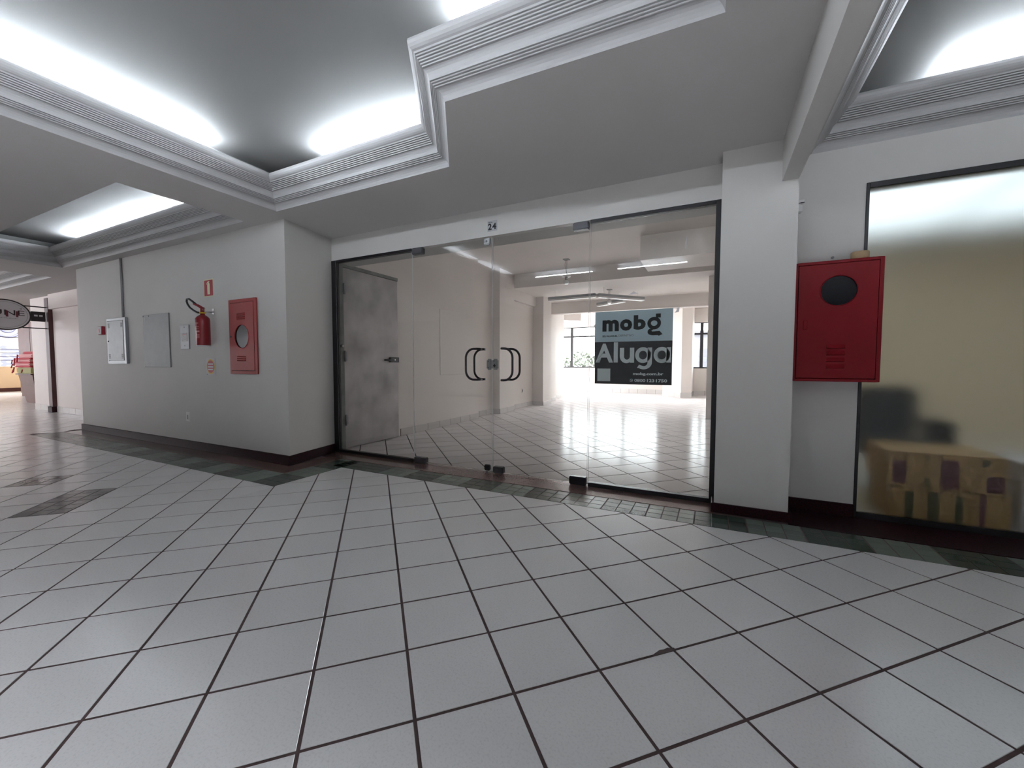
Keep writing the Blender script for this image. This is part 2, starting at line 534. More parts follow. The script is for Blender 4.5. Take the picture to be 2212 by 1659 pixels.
# green border: along the left wall, along the return, along the shop front
L3 = PITCH
bm_a = [grooved_tile(L3 - 0.003, 0.262, 3, 3, 0.0045).mesh('border_tile', [M[k], M['darkgrout']]) for k in ('green1', 'green2')]
bm_b = [grooved_tile(L3 - 0.003, 0.305, 3, 3, 0.0035).mesh('border_tile', [M[k], M['darkgrout']]) for k in ('green1', 'green2')]
bm_c = [grooved_tile(L3 - 0.003, 0.30, 3, 3, 0.0035).mesh('border_tile', [M[k], M['darkgrout']]) for k in ('green1', 'green2')]
def border(me, x, y, rz):
    o = bpy.data.objects.new('border_tile', me); COL.objects.link(o)
    o.location = (x, y, 0.0); o.rotation_euler = (0, 0, rz); o.parent = floor
k = 0; x = BX + 0.31
while x < 4.3:
    border(bm_a[k % 2], x, BY2 + 0.004 + 0.131, 0); x += L3; k += 1
x = BX - 0.155; k = 0
while x > XE + 0.1:
    border(bm_b[k % 2], x, BY1 + 0.004 + 0.1525, 0); x -= L3; k += 1
for k in range(3):
    border(bm_c[(k + 1) % 2], BX - 0.155, BY1 + 0.31 + 0.1525 + 0.305 * k, PI / 2)
border(bm_a[0], BX + 0.005, BY2 + 0.135, 0)
# narrow granite strip between border and wall, sill of the shop front
mb = MB()
mb.box(XE, XA + 0.20, BY1 + 0.313, YL, -0.01, 0.001)
mb.box(BX - 0.315, XA + 0.02, BY1 + 0.313, 3.11, -0.01, 0.0008)
struct(mb.build('trim_1', M['sill']), 'dark granite strip let into the floor below the left wall')
mb = MB(); mb.box(-3.95, 0.02, BY2 + 0.268, YS + 0.06, -0.02, 0.002)
struct(mb.build('trim_2', M['sill']), 'brown granite sill under the clear glass doors')
mb = MB(); mb.box(0.455, 4.3, BY2 + 0.268, YR + 0.08, -0.02, 0.003)
struct(mb.build('trim_3', M['granite']), 'dark granite sill under the frosted glass pane')

# shop floor
mb = MB(); mb.box(-7, 1.2, YS + 0.05, 15.0, -0.12, -0.0022)
sfl = struct(mb.build('floor', M['grout']), 'pale diagonal tile floor inside the empty shop')
tiles = []
for a in range(-60, 70):
    for b in range(-70, 60):
        t = grid_tile(a, b, -0.268, 3.885)
        cx = (t[0][0] + t[2][0]) / 2; cy = t[0][1]
        if cy < 3.2 or cy > 15.2 or cx < -6.9 or cx > 1.1: continue
        if cy < 12 and cx < -4.35: continue
        p = clean(clip(clip(t, 0, -1, -(YS + 0.06)), 0, 1, 14.98))
        if len(p) >= 3 and area(p) > 2e-4: tiles.append(p)
lay_tiles(sfl, tiles, M['shoptile'], 'floor_tile')

mb = MB(); mb.prism([(-0.166, 1.468), (-0.098, 1.536), (-0.106, 1.546), (-0.117, 1.538), (-0.127, 1.536), (-0.138, 1.520), (-0.151, 1.511), (-0.168, 1.478)], 0.0002, 0.0009)
o = mb.build('tile_chip', M['grout'], floor); o['label'] = 'chipped tile edge showing dark red body'
# ------------------------------------------------------------------ ceilings with cove recesses
def flat_with_holes(name, outer, holes, z, mt, label, thick=0.0):
    bm = bmesh.new()
    es = []
    for loop in [outer] + holes:
        vs = [bm.verts.new((x, y, z)) for x, y in loop]
        es += [bm.edges.new((vs[i], vs[(i + 1) % len(vs)])) for i in range(len(vs))]
    bmesh.ops.triangle_fill(bm, use_beauty=True, use_dissolve=False, edges=es)
    bmesh.ops.recalc_face_normals(bm, faces=bm.faces)
    for f in bm.faces:
        if f.normal.z > 0: f.normal_flip()
    me = bpy.data.meshes.new(name); bm.to_mesh(me); bm.free()
    me.materials.append(mt)
    o = bpy.data.objects.new(name, me); COL.objects.link(o)
    return struct(o, label)
H1 = [(-3.72, -0.85), (-3.72, 2.505), (-1.755, 2.505), (-1.35, 1.89), (0.01, 1.93), (0.01, -0.85)]
H2 = [(-8.78, 1.55), (-8.78, 2.53), (-4.27, 2.53), (-4.27, 1.55)]
H3 = [(0.565, -0.85), (0.565, YR), (4.0, YR), (4.0, -0.85)]
H4 = [(-14.1, 0.6), (-14.1, 2.72), (-9.9, 2.72), (-9.9, 0.6)]
HS = [(-4.4, -3.95), (4.1, -3.95), (4.1, -1.15), (-4.4, -1.15)]  # opening of the added skylight, out of view
ZK = 3.10
outer = [(-24, -4.3), (4.5, -4.3), (4.5, YR + 0.004), (XA, YR + 0.004), (XA, 3.9), (-13.6, 3.9), (-13.6, 6.2), (-24, 6.2)]
H3c = [(0.565, -0.85), (0.565, YR), (4.0, YR), (4.0, -0.85)]
ceil = flat_with_holes('ceiling', outer, [H1, H2, H3c, H4, HS], ZC, M['ceil'], 'flat painted gallery ceiling around the lit recesses')

# moulding profile: (inward, up) from the soffit edge to the lip
PROF = [(0.0, 0.0), (0.004, 0.012), (0.012, 0.026), (0.022, 0.036), (0.034, 0.043), (0.045, 0.046)]
for k_ in range(3):
    u_, z_ = 0.046 + 0.0095 * k_, 0.050 + 0.0085 * k_
    PROF += [(u_ - 0.007, z_ - 0.0035), (u_ - 0.007, z_ - 0.0005), (u_ + 0.005, z_ - 0.0005), (u_ + 0.008, z_ + 0.0015), (u_ + 0.008, z_ + 0.0050)]
PROF += [(0.066, 0.0725), (0.066, 0.0755), (0.079, 0.0755), (0.081, 0.086), (0.085, 0.098), (0.092, 0.109), (0.101, 0.117), (0.109, 0.121)]
for k_ in range(5):
    u_, z_ = 0.110 + 0.0075 * k_, 0.126 + 0.0105 * k_
    PROF += [(u_ - 0.008, z_ - 0.0035), (u_ - 0.008, z_), (u_ + 0.005, z_), (u_ + 0.0065, z_ + 0.0015), (u_ + 0.0065, z_ + 0.0070)]
PROF += [(0.140, 0.1755), (0.140, 0.1785), (0.152, 0.1785), (0.156, 0.186), (0.166, 0.190), (0.176, 0.198), (0.184, 0.210), (0.187, 0.224), (0.184, 0.238), (0.174, 0.246), (0.160, 0.248), (0.160, 0.238), (0.0, 0.232)]
def moulding(name, loop, label):
    """loop runs clockwise seen from above -> inward is to the right; profile mitred round it"""
    n = len(loop); P = [Vector(p) for p in loop]
    if area(loop) > 0: P.reverse()
    mb = MB(); rows = []
    for i in range(n):
        p0, p1, p2 = P[i - 1], P[i], P[(i + 1) % n]
        e1 = (p1 - p0).normalized(); e2 = (p2 - p1).normalized()
        n1 = Vector((e1.y, -e1.x)); n2 = Vector((e2.y, -e2.x))
        mdir = (n1 + n2) / (1 + n1.dot(n2))
        rows.append([(p1.x + mdir.x * u, p1.y + mdir.y * u, ZC + v) for u, v in PROF])
    for i in range(n):
        a, b = rows[i], rows[(i + 1) % n]
        for k in range(len(PROF) - 1):
            mb.poly([a[k], b[k], b[k + 1], a[k + 1]])
    return struct(mb.build(name, M['plaster']), label)
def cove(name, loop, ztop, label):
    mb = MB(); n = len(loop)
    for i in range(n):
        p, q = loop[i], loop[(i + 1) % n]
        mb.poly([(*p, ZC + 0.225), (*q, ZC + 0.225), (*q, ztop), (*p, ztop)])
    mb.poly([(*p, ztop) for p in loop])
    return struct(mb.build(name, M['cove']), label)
moulding('trim_4', H1, 'stepped plaster cornice around the large recess in front of the shop')
moulding('trim_5', H2, 'stepped plaster cornice around the small recess above the left wall')
moulding('trim_6', H3, 'stepped plaster cornice around the recess right of the beam')
moulding('trim_7', H4, 'plaster cornice around the far recess near the oval sign')
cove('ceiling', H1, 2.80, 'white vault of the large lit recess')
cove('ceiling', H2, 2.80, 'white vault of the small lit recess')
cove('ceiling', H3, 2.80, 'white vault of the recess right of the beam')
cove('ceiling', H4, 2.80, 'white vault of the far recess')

def cove_tube(p, q, place):
    p, q = Vector(p), Vector(q)
    d = (q - p).normalized(); L = (q - p).length
    e = empty('fluorescent_tube', tuple(p), 'fluorescent tube lying on the cornice ledge, ' + place, 'light', 'cove fluorescent tubes')
    mb = MB(); mb.lathe(p + d * 0.03, d, [(0.013, 0), (0.013, L - 0.06)], 10); mb.build('glass_tube', M['tube'], e)
    for c, s in ((p, 1), (q, -1)):
        mb = MB(); mb.lathe(c, d * s, [(0.014, 0), (0.014, 0.03)], 10); mb.build('end_cap', M['white'], e)
    for c in (p + d * 0.05, q - d * 0.05):
        mb = MB(); mb.box(c.x - 0.012, c.x + 0.012, c.y - 0.012, c.y + 0.012, ZC + 0.249, ZC + 0.254); mb.build('holder', M['white'], e)
ZT = ZC + 0.266
cove_tube((-3.63, 0.72, ZT), (-3.63, 1.92, ZT), 'left side of the large recess, towards the corner')
cove_tube((-3.63, -0.55, ZT), (-3.63, 0.65, ZT), 'left side of the large recess, nearer the front')
cove_tube((-2.98, 2.42, ZT), (-1.80, 2.42, ZT), 'far side of the large recess')
cove_tube((-1.22, 1.82, ZT), (-0.04, 1.855, ZT), 'right of the slanted step of the large recess')
cove_tube((-3.2, -0.76, ZT), (-2.0, -0.76, ZT), 'near side of the large recess, left half')
cove_tube((-1.6, -0.76, ZT), (-0.4, -0.76, ZT), 'near side of the large recess, right half')
cove_tube((-8.05, 2.46, ZT), (-6.85, 2.46, ZT), 'small recess, left of three')
cove_tube((-6.75, 2.46, ZT), (-5.55, 2.46, ZT), 'small recess, middle of three')
cove_tube((-5.40, 2.46, ZT), (-4.45, 2.46, ZT), 'small recess, right of three')
cove_tube((1.15, 3.36, ZT), (2.35, 3.36, ZT), 'recess right of the beam, far side')
cove_tube((0.66, 0.3, ZT), (0.66, 1.5, ZT), 'recess right of the beam, beside the beam')
cove_tube((1.0, -0.76, ZT), (2.2, -0.76, ZT), 'recess right of the beam, near side')
cove_tube((3.91, -0.4, ZT), (3.91, 0.8, ZT), 'recess right of the beam, far right side')
cove_tube((-0.08, -0.5, ZT), (-0.08, 0.7, ZT), 'right side of the large recess')

# ------------------------------------------------------------------ gallery walls
mb = MB(); mb.prism([(XE, YL), (XA, YL), (XB, YS + 0.0), (XB, YS + 0.05), (-4.55, YS + 0.05), (-4.55, 3.40), (XE, 3.40)], 0, ZC)
struct(mb.build('wall_left', M['wall']), 'long pale wall carrying the red cabinet and the meter box')
mb = MB()
mb.box(-3.99, 0.05, YS - 0.004, YS + 0.30, ZH, ZC + 0.6)
struct(mb.build('wall_front', M['wall']), 'lintel wall above the clear glass doors')
mb = MB(); mb.box(0.024, 0.458, YP, YS + 0.32, 0, ZC)
struct(mb.build('wall_column', M['wall']), 'square pillar between the glass doors and the red cabinet')
mb = MB()
mb.box(0.458, 0.866, YR, YR + 0.2, 0, ZC)
mb.box(0.866, 4.3, YR, YR + 0.2, 2.215, ZC)
struct(mb.build('wall_right', M['wall']), 'pale wall strip behind the red cabinet and above the frosted pane')
mb = MB(); mb.box(0.366, 0.455, -1.10, YP + 0.02, 2.205, ZC + 0.02)
struct(mb.build('ceiling_beam', M['wall']), 'narrow ceiling beam running from the pillar towards the viewer')
mb = MB(); mb.box(-11, 4.5, -4.4, -4.2, 0, ZC + 0.1); mb.box(-24, -22, -4.4, -4.2, 0, ZC + 0.1)
mb.box(-22, -11, -4.4, -4.2, 0, 0.9); mb.box(-22, -11, -4.4, -4.2, 2.4, ZC + 0.1)
struct(mb.build('wall_rear', M['rear']), 'wall behind the viewer')
w7 = empty('added_skylight', (-2.5, -2.3, 2.8), 'unseen skylight added behind the viewer to light the gallery floor', None, kind='structure')  # invented skylight, never in view, put in to brighten the floor
mb = MB()
for a_, b_ in zip(HS, HS[1:] + HS[:1]): mb.poly([(*a_, ZC), (*b_, ZC), (*b_, ZK + 0.01), (*a_, ZK + 0.01)])
mb.build('kerb', M['ceil'], w7)
for k in range(10):
    x = -4.4 + k * 8.5 / 9
    mb = MB(); mb.box(x - 0.03, x + 0.03, -3.95, -1.15, ZK - 0.02, ZK + 0.02); mb.build('bar', M['black'], w7)
mb = MB(); mb.poly([(-4.4, -3.95, ZK), (4.1, -3.95, ZK), (4.1, -1.15, ZK), (-4.4, -1.15, ZK)]); mb.build('added_skylight_pane', M['tinted'], w7)
mb = MB(); mb.box(4.4, 4.6, -4.4, 7.5, 0, 3.0)
struct(mb.build('wall_end', M['wall']), 'end wall beyond the right edge')
w8 = empty('window_8', (-16.5, -4.3, 0.9), 'long window in the rear wall at the far end of the gallery', None, kind='structure')
for k in range(8):
    mb = MB(); mb.box(-22 + 11 / 7 * k - 0.03, -22 + 11 / 7 * k + 0.03, -4.33, -4.27, 0.9, 2.4); mb.build('mullion', M['black'], w8)
mb = MB(); mb.poly([(-22, -4.3, 0.9), (-11, -4.3, 0.9), (-11, -4.3, 2.4), (-22, -4.3, 2.4)]); mb.build('tinted_pane', M['tinted2'], w8)
# baseboards
mb = MB()
T = 0.018
mb.prism([(XE - 0.02, YL - T), (XA + 0.012, YL - T), (XB + 0.022, YS - 0.02), (XB, YS - 0.02), (XA, YL), (XE - 0.02, YL)], 0.001, 0.098)
struct(mb.build('baseboard_left', M['granite'], bevel=0.002, seg=1), 'dark red granite baseboard along the left wall')
mb = MB()
mb.prism([(0.006, YP - T), (0.476, YP - T), (0.476, YR - 0.02), (0.458, YR - 0.02), (0.458, YP), (0.024, YP), (0.024, YS - 0.03), (0.006, YS - 0.03)], 0.001, 0.065)
struct(mb.build('baseboard_column', M['granite'], bevel=0.002, seg=1), 'dark granite baseboard wrapped around the pillar')
mb = MB(); mb.box(0.478, 0.868, YR - T, YR, 0.003, 0.09)
struct(mb.build('baseboard_right', M['granite'], bevel=0.002, seg=1), 'dark granite baseboard under the red cabinet')

# ------------------------------------------------------------------ shop front
def pane(name, x0, x1, z0, z1, y, parent, t=0.0105, mt='glass', ed='edge'):
    mb = MB()
    mb.poly([(x0, y, z0), (x1, y, z0), (x1, y, z1), (x0, y, z1)], 0)
    for a, b, c, d in ((x0, x0, z0, z1), (x1, x1, z0, z1)):
        mb.poly([(a, y, c), (a, y + t, c), (a, y + t, d), (a, y, d)], 1)
    for zz in (z0, z1):
        mb.poly([(x0, y, zz), (x1, y, zz), (x1, y + t, zz), (x0, y + t, zz)], 1)
    mb.poly([(x0, y + t, z0), (x0, y + t, z1), (x1, y + t, z1), (x1, y + t, z0)], 2)
    me = mb.mesh(name, [M[mt], M[ed], M['glassback']])
    o = bpy.data.objects.new(name, me); COL.objects.link(o); setpar(o, parent)
    return o
def backglass():
    m, nt, p = new_mat('clear_glass_inner_face')
    nt.nodes.remove(p)
    t = nt.nodes.new('ShaderNodeBsdfTransparent'); t.inputs[0].default_value = (0.99, 1, 0.995, 1)
    nt.links.new(t.outputs[0], nt.nodes['Material Output'].inputs[0])
    return m
M['glassback'] = backglass()

w1 = empty('window_1', (-3.36, YS, 0), 'fixed clear glass panel left of the doors in front of the grey steel door', None, kind='structure')
mb = MB(); mb.box(XB, -3.90, YS - 0.012, YS + 0.035, 0.002, ZH); mb.build('jamb', M['black'], w1, 0.002, 1)
mb = MB(); mb.box(-3.90, -2.80, YS - 0.012, YS + 0.035, 2.188, ZH); mb.build('top_rail', M['black'], w1, 0.002, 1)
mb = MB(); mb.box(-3.90, -2.80, YS - 0.012, YS + 0.035, 0.002, 0.034); mb.build('bottom_rail', M['black'], w1, 0.002, 1)
pane('glass_pane', -3.90, -2.802, 0.034, 2.188, YS, w1)
w2 = empty('window_2', (-0.45, YS, 0), 'fixed clear glass panel with the letting poster, right of the doors', None, kind='structure')
mb = MB(); mb.box(-0.010, 0.024, YS - 0.012, YS + 0.035, 0.002, ZH); mb.build('jamb', M['black'], w2, 0.002, 1)
mb = MB(); mb.box(-0.932, -0.010, YS - 0.012, YS + 0.035, 2.186, ZH); mb.build('top_rail', M['black'], w2, 0.002, 1)
mb = MB(); mb.box(-0.932, -0.010, YS - 0.012, YS + 0.035, 0.002, 0.036); mb.build('bottom_rail', M['black'], w2, 0.002, 1)
pane('glass_pane', -0.930, -0.010, 0.036, 2.186, YS, w2)

for mk in ([(-0.212, 1.893), (-0.203, 1.90), (-0.204, 1.93), (-0.198, 1.95), (-0.200, 1.998), (-0.206, 1.97), (-0.211, 1.94)],
           [(-0.275, 1.425), (-0.245, 1.43), (-0.240, 1.465), (-0.262, 1.460), (-0.258, 1.445)],
           [(-0.62, 1.585), (-0.545, 1.59), (-0.58, 1.61)], [(-0.90, 1.352), (-0.885, 1.34), (-0.880, 1.365)]):
    mb = MB(); n_ = len(mk)
    mb.poly([(x, YS - 0.0006, z) for x, z in mk]); mb.poly([(x, YS - 0.0001, z) for x, z in reversed(mk)])
    mb.build('adhesive_mark', M['paper'], w2)
def fitting(name, x0, x1, z0, z1, parent, mt, t=0.022, bev=0.006):
    mb = MB(); mb.box(x0, x1, YS - t, YS + 0.010 + t, z0, z1)
    return mb.build(name, M[mt], parent, bev, 2)
def screw(parent, x, z, y, r=0.006):
    mb = MB(); mb.lathe((x, y, z), (0, -1, 0), [(r, 0), (r, 0.002), (r * 0.6, 0.003)], 10); return mb.build('screw', M['hinge'], parent)
def dhandle(parent, xe, xb, name='handle'):
    """pair of D pulls, one on each face, joined through the glass"""
    s = 1 if xb > xe else -1
    zt, zb, r = 1.175, 0.887, 0.0105
    R = 0.085
    for y in (YS - 0.072, YS + 0.080):
        pts = []
        yg = YS + (0.0 if y < YS else 0.010)
        pts.append((xe, yg, zt)); pts.append((xe, (y + yg) / 2, zt)); pts.append((xe + s * 0.004, y + (0.008 if y < YS else -0.008), zt))
        pts.append((xe + s * 0.012, y, zt))
        w = abs(xb - xe)
        for k in range(0, 9):
            a = PI / 2 * k / 8
            pts.append((xb - s * R + s * R * math.sin(a), y, zt - R + R * math.cos(a)))
        for k in range(0, 9):
            a = PI / 2 * k / 8
            pts.append((xb - s * R + s * R * math.cos(a), y, zb + R - R * math.sin(a)))
        pts.append((xe + s * 0.012, y, zb)); pts.append((xe + s * 0.004, y + (0.008 if y < YS else -0.008), zb))
        pts.append((xe, (y + yg) / 2, zb)); pts.append((xe, yg, zb))
        mb = MB(); mb.tube(pts, r, 10); o = mb.build(name, M['handle'], parent)
        o['label'] = 'black D-shaped pull on the ' + ('outside' if y < YS else 'inside') + ' of the door'
d1 = empty('door_1', (-2.33, YS, 0), 'left leaf of the clear glass double door', None, kind='structure')
pane('glass_pane', -2.797, -1.863, 0.012, 2.200, YS, d1)
fitting('top_hinge', -2.786, -2.655, 2.146, 2.212, d1, 'hinge')
fitting('bottom_hinge', -2.784, -2.634, 0.004, 0.064, d1, 'hinge')
o = fitting('bolt', -1.942, -1.884, 0.022, 0.074, d1, 'black', 0.012)
mb = MB(); mb.lathe((-1.912, YS - 0.008, 0.002), (0, 0, 1), [(0.006, 0), (0.006, 0.022)], 10); mb.build('pin', M['hinge'], o)
o = fitting('top_catch', -1.948, -1.880, 2.140, 2.203, d1, 'steel', 0.008, 0.008)
screw(o, -1.914, 2.171, YS - 0.008, 0.010)
o = fitting('lock', -1.916, -1.862, 0.980, 1.082, d1, 'steel', 0.016, 0.012)
for z in (1.06, 1.0): screw(o, -1.892, z, YS - 0.016)
dhandle(d1, -1.973, -2.104)
d2 = empty('door_2', (-1.4, YS, 0), 'right leaf of the clear glass double door', None, kind='structure')
pane('glass_pane', -1.853, -0.942, 0.012, 2.200, YS, d2)
fitting('top_hinge', -1.078, -0.944, 2.146, 2.208, d2, 'hinge')
fitting('bottom_hinge', -1.093, -0.944, 0.004, 0.074, d2, 'black')
o = fitting('bottom_lock', -1.842, -1.738, 0.010, 0.070, d2, 'hinge')
screw(o, -1.80, 0.042, YS - 0.022, 0.008)
o = fitting('lock', -1.853, -1.799, 0.980, 1.082, d2, 'steel', 0.016, 0.012)
screw(o, -1.83, 1.062, YS - 0.016)
mb = MB(); mb.box(-1.839, -1.813, YS - 0.019, YS - 0.014, 1.012, 1.024); mb.box(-1.829, -1.821, YS - 0.019, YS - 0.014, 1.002, 1.036); mb.build('keyhole', M['black'], o)
dhandle(d2, -1.731, -1.612)
mb = MB(); mb.lathe((-1.795, YS - 0.001, 2.175), (0, -1, 0), [(0.006, 0), (0.006, 0.002)], 12); mb.build('hole_plug', M['hinge'], d2)

# number plate on the lintel
pl = empty('number_plate', (-1.853, YS - 0.004, 2.255), 'small white plate reading SALA 24 above the glass doors', 'sign')
mb = MB(); mb.box(-1.904, -1.803, YS - 0.009, YS - 0.004, 2.257, 2.352); mb.build('plate', M['plate'], pl, 0.002, 1)
fit_text('2', -1.897, -1.858, 2.268, 2.326, YS - 0.009, M['ink'], 'lettering', pl, 0.035)
fit_text('4', -1.853, -1.811, 2.268, 2.326, YS - 0.009, M['ink'], 'lettering', pl, 0.035)
fit_text('SALA', -1.894, -1.850, 2.330, 2.341, YS - 0.009, M['ink'], 'lettering', pl, 0.02)

# letting poster behind the glass
PX0, PX1, PZ0, PZ1, PZM = -0.887, -0.286, 0.872, 1.463, 1.216
yp = YS + 0.0115
po = empty('poster', (-0.586, yp, PZ0), 'square grey and black letting poster reading mobg Aluga on the glass', 'poster')
mb = MB(); mb.box(PX0, PX1, yp, yp + 0.002, PZM, PZ1); mb.build('upper_field', M['posterblue'], po)
mb = MB(); mb.box(PX0, PX1, yp, yp + 0.002, PZ0, PZM); mb.build('lower_field', M['posterblack'], po)
def pp(u, v): return PX0 + (PX1 - PX0) * u, PZ0 + (PZ1 - PZ0) * v
def ptext(s, u0, v0, u1, v1, mt, bold, nm='lettering'):
    a, b = pp(u0, v0), pp(u1, v1)
    return fit_text(s, a[0], b[0], a[1], b[1], yp, M[mt], nm, po, bold)
def flat_poly(outline, y, mt, name, parent, hole=None, mapf=None):
    bm = bmesh.new(); es = []
    for loop in [outline] + ([hole] if hole else []):
        vs = [bm.verts.new((x, y, z)) for x, z in loop]
        es += [bm.edges.new((vs[i], vs[(i + 1) % len(vs)])) for i in range(len(vs))]
    bmesh.ops.triangle_fill(bm, use_beauty=True, use_dissolve=False, edges=es)
    for f in bm.faces:
        if f.normal.y > 0: f.normal_flip()
    r = bmesh.ops.extrude_face_region(bm, geom=bm.faces[:])
    for v in [g for g in r['geom'] if isinstance(g, bmesh.types.BMVert)]: v.co.y -= 0.0005
    bmesh.ops.recalc_face_normals(bm, faces=bm.faces)
    me = bpy.data.meshes.new(name); bm.to_mesh(me); bm.free(); me.materials.append(M[mt])
    o = bpy.data.objects.new(name, me); COL.objects.link(o)
    if parent: setpar(o, parent)
    return o
def ell(cx, cz, rx, rz, n=32): return [(cx + rx * math.cos(2 * PI * k / n), cz + rz * math.sin(2 * PI * k / n)) for k in range(n)]
# rows: the big logo word, strapline, Aluga, web address, telephone
ptext('m', 0.100, 0.726, 0.322, 0.884, 'ink', 0.05)
ptext('o', 0.337, 0.728, 0.496, 0.884, 'ink', 0.05)
ptext('b', 0.515, 0.735, 0.668, 0.931, 'ink', 0.05)
W_, H_ = PX1 - PX0, PZ1 - PZ0
def shape(pts, mt, name='lettering', hole=None):
    return flat_poly([pp(*t) for t in pts], yp - 0.0005, mt, name, po, [pp(*t) for t in hole] if hole else None)
def rect(u0, v0, u1, v1): return [(u0, v0), (u1, v0), (u1, v1), (u0, v1)]
shape(ell(0.773, 0.815, 0.084, 0.083), 'ink', hole=ell(0.773, 0.815, 0.040, 0.036))
shape(rect(0.793, 0.886, 0.853, 0.938), 'ink')
shape([(0.722, 0.745), (0.765, 0.733), (0.740, 0.718), (0.750, 0.706), (0.842, 0.712), (0.879, 0.668), (0.831, 0.648), (0.820, 0.657), (0.745, 0.657), (0.707, 0.670), (0.692, 0.697), (0.698, 0.727)], 'ink')
ptext('SEU ALUGUEL', 0.100, 0.648, 0.307, 0.674, 'ink', 0.03)
ptext('DEFINITIVO', 0.321, 0.650, 0.517, 0.678, 'inkgrey', 0.0)
ptext('A', 0.010, 0.296, 0.250, 0.560, 'letter', 0.035)
shape(rect(0.258, 0.297, 0.314, 0.575), 'letter')
def arc(cx, cy, ro, ri, a0, a1, n=16):
    o_ = [(cx + ro[0] * math.cos(a0 + (a1 - a0) * k / n), cy + ro[1] * math.sin(a0 + (a1 - a0) * k / n)) for k in range(n + 1)]
    i_ = [(cx + ri[0] * math.cos(a1 + (a0 - a1) * k / n), cy + ri[1] * math.sin(a1 + (a0 - a1) * k / n)) for k in range(n + 1)]
    return o_ + i_
# u
uo = [(0.340, 0.497), (0.340, 0.38)] + [(0.428 + 0.088 * math.cos(a * PI / 180), 0.380 + 0.092 * math.sin(a * PI / 180)) for a in range(195, 315, 15)] + [(0.474, 0.310), (0.474, 0.294), (0.528, 0.294), (0.528, 0.497), (0.472, 0.497), (0.472, 0.385)] + [(0.434 + 0.038 * math.cos(a * PI / 180), 0.380 + 0.044 * math.sin(a * PI / 180)) for a in range(-15, -190, -15)] + [(0.396, 0.497)]
shape(uo, 'letter')
for cx in (0.642, 0.876):
    shape(ell(cx - 0.002, 0.396, 0.100, 0.106), 'letter', hole=ell(cx - 0.002, 0.396, 0.051, 0.058))
shape(rect(0.930, 0.296, 0.985, 0.497), 'letter')
shape([(0.698, 0.497), (0.698, 0.300)] + [(0.652 + 0.046 * math.cos(a * PI / 180), 0.292 + 0.042 * math.sin(a * PI / 180)) for a in range(0, -110, -15)] + [(0.592, 0.268), (0.566, 0.226)] + [(0.650 + 0.104 * math.cos(a * PI / 180), 0.295 + 0.090 * math.sin(a * PI / 180)) for a in range(-125, 1, 12)] + [(0.754, 0.300), (0.754, 0.497)], 'letter')
ptext('mobg.com.br', 0.515, 0.118, 0.898, 0.165, 'letter', 0.036)
ptext('0800', 0.535, 0.035, 0.676, 0.077, 'letter', 0.032)
ptext('123', 0.696, 0.035, 0.788, 0.077, 'letter', 0.032)
ptext('1750', 0.808, 0.035, 0.945, 0.077, 'letter', 0.032)
c0 = pp(0.497, 0.057)
flat_poly(ell(c0[0], c0[1], 0.020 * W_, 0.020 * H_), yp - 0.0005, 'letter', 'phone_icon', po, ell(c0[0], c0[1], 0.015 * W_, 0.015 * H_))
flat_poly([(c0[0] - 0.007, c0[1] + 0.004), (c0[0] - 0.004, c0[1] + 0.006), (c0[0] + 0.007, c0[1] - 0.004), (c0[0] + 0.004, c0[1] - 0.007)], yp - 0.0005, 'letter', 'phone_icon', po)
flat_poly([(c0[0] - 0.012, c0[1] - 0.012), (c0[0] - 0.004, c0[1] - 0.010), (c0[0] - 0.010, c0[1] - 0.004)], yp - 0.0005, 'letter', 'phone_icon', po)
a, b = pp(0.037, 0.038), pp(0.215, 0.213)
mb = MB(); mb.box(a[0], b[0], yp - 0.0008, yp, a[1], b[1]); o = mb.build('blank_square', M['letter'], po)

# ------------------------------------------------------------------ left wall things
def box_part(name, x0, x1, y0, y1, z0, z1, mt, par, bev=0.0, seg=1):
    mb = MB(); mb.box(x0, x1, y0, y1, z0, z1); return mb.build(name, M[mt], par, bev, seg)
# grey meter box (projects from the wall)
yb = YL - 0.032
e = empty('meter_box', (-7.15, YL, 1.03), 'grey metal meter box with slotted door and conduit above, projecting from the left wall', 'box')
fx0, fx1, fz0, fz1 = -7.715, -7.158, 1.030, 1.662
mb = MB()
mb.box(fx0, fx1, yb + 0.012, YL, fz0, fz1); mb.build('body', M['galv2'], e, 0.003, 1)
mb = MB()
mb.box(fx0, fx0 + 0.03, yb, yb + 0.012, fz0, fz1); mb.box(fx1 - 0.055, fx1, yb, yb + 0.012, fz0, fz1)
mb.box(fx0 + 0.03, fx1 - 0.055, yb, yb + 0.012, fz1 - 0.035, fz1); mb.box(fx0 + 0.03, fx1 - 0.055, yb, yb + 0.012, fz0, fz0 + 0.04)
mb.build('front_rim', M['galv2'], e, 0.002, 1)
dr = box_part('door', fx0 + 0.036, fx1 - 0.062, yb - 0.004, yb + 0.008, fz0 + 0.046, fz1 - 0.041, 'galv', e, 0.002)
for (sx, sz) in ((fx0 + 0.05, fz1 - 0.13), (fx1 - 0.125, fz1 - 0.13), (fx0 + 0.05, fz0 + 0.075), (fx1 - 0.125, fz0 + 0.075)):
    for k in range(5):
        box_part('slot', sx, sx + 0.05, yb - 0.0055, yb - 0.003, sz + 0.013 * k, sz + 0.013 * k + 0.006, 'darkin', dr)
mb = MB(); mb.lathe((fx0 + 0.055, yb - 0.004, 1.345), (0, -1, 0), [(0.011, 0), (0.011, 0.006), (0.006, 0.008)], 12); mb.build('lock', M['black'], dr)
o = MB(); o.tube([(-7.26, YL - 0.013, 1.664), (-7.26, YL - 0.013, ZC)], 0.0125, 10); o = o.build('conduit_pipe', M['conduit'])
tag(o, 'thin grey conduit rising from the meter box to the ceiling', 'pipe')
mb = MB()
e = empty('alarm_button', (-7.93, YL, 1.45), 'small red and white alarm box left of the meter box', 'alarm')
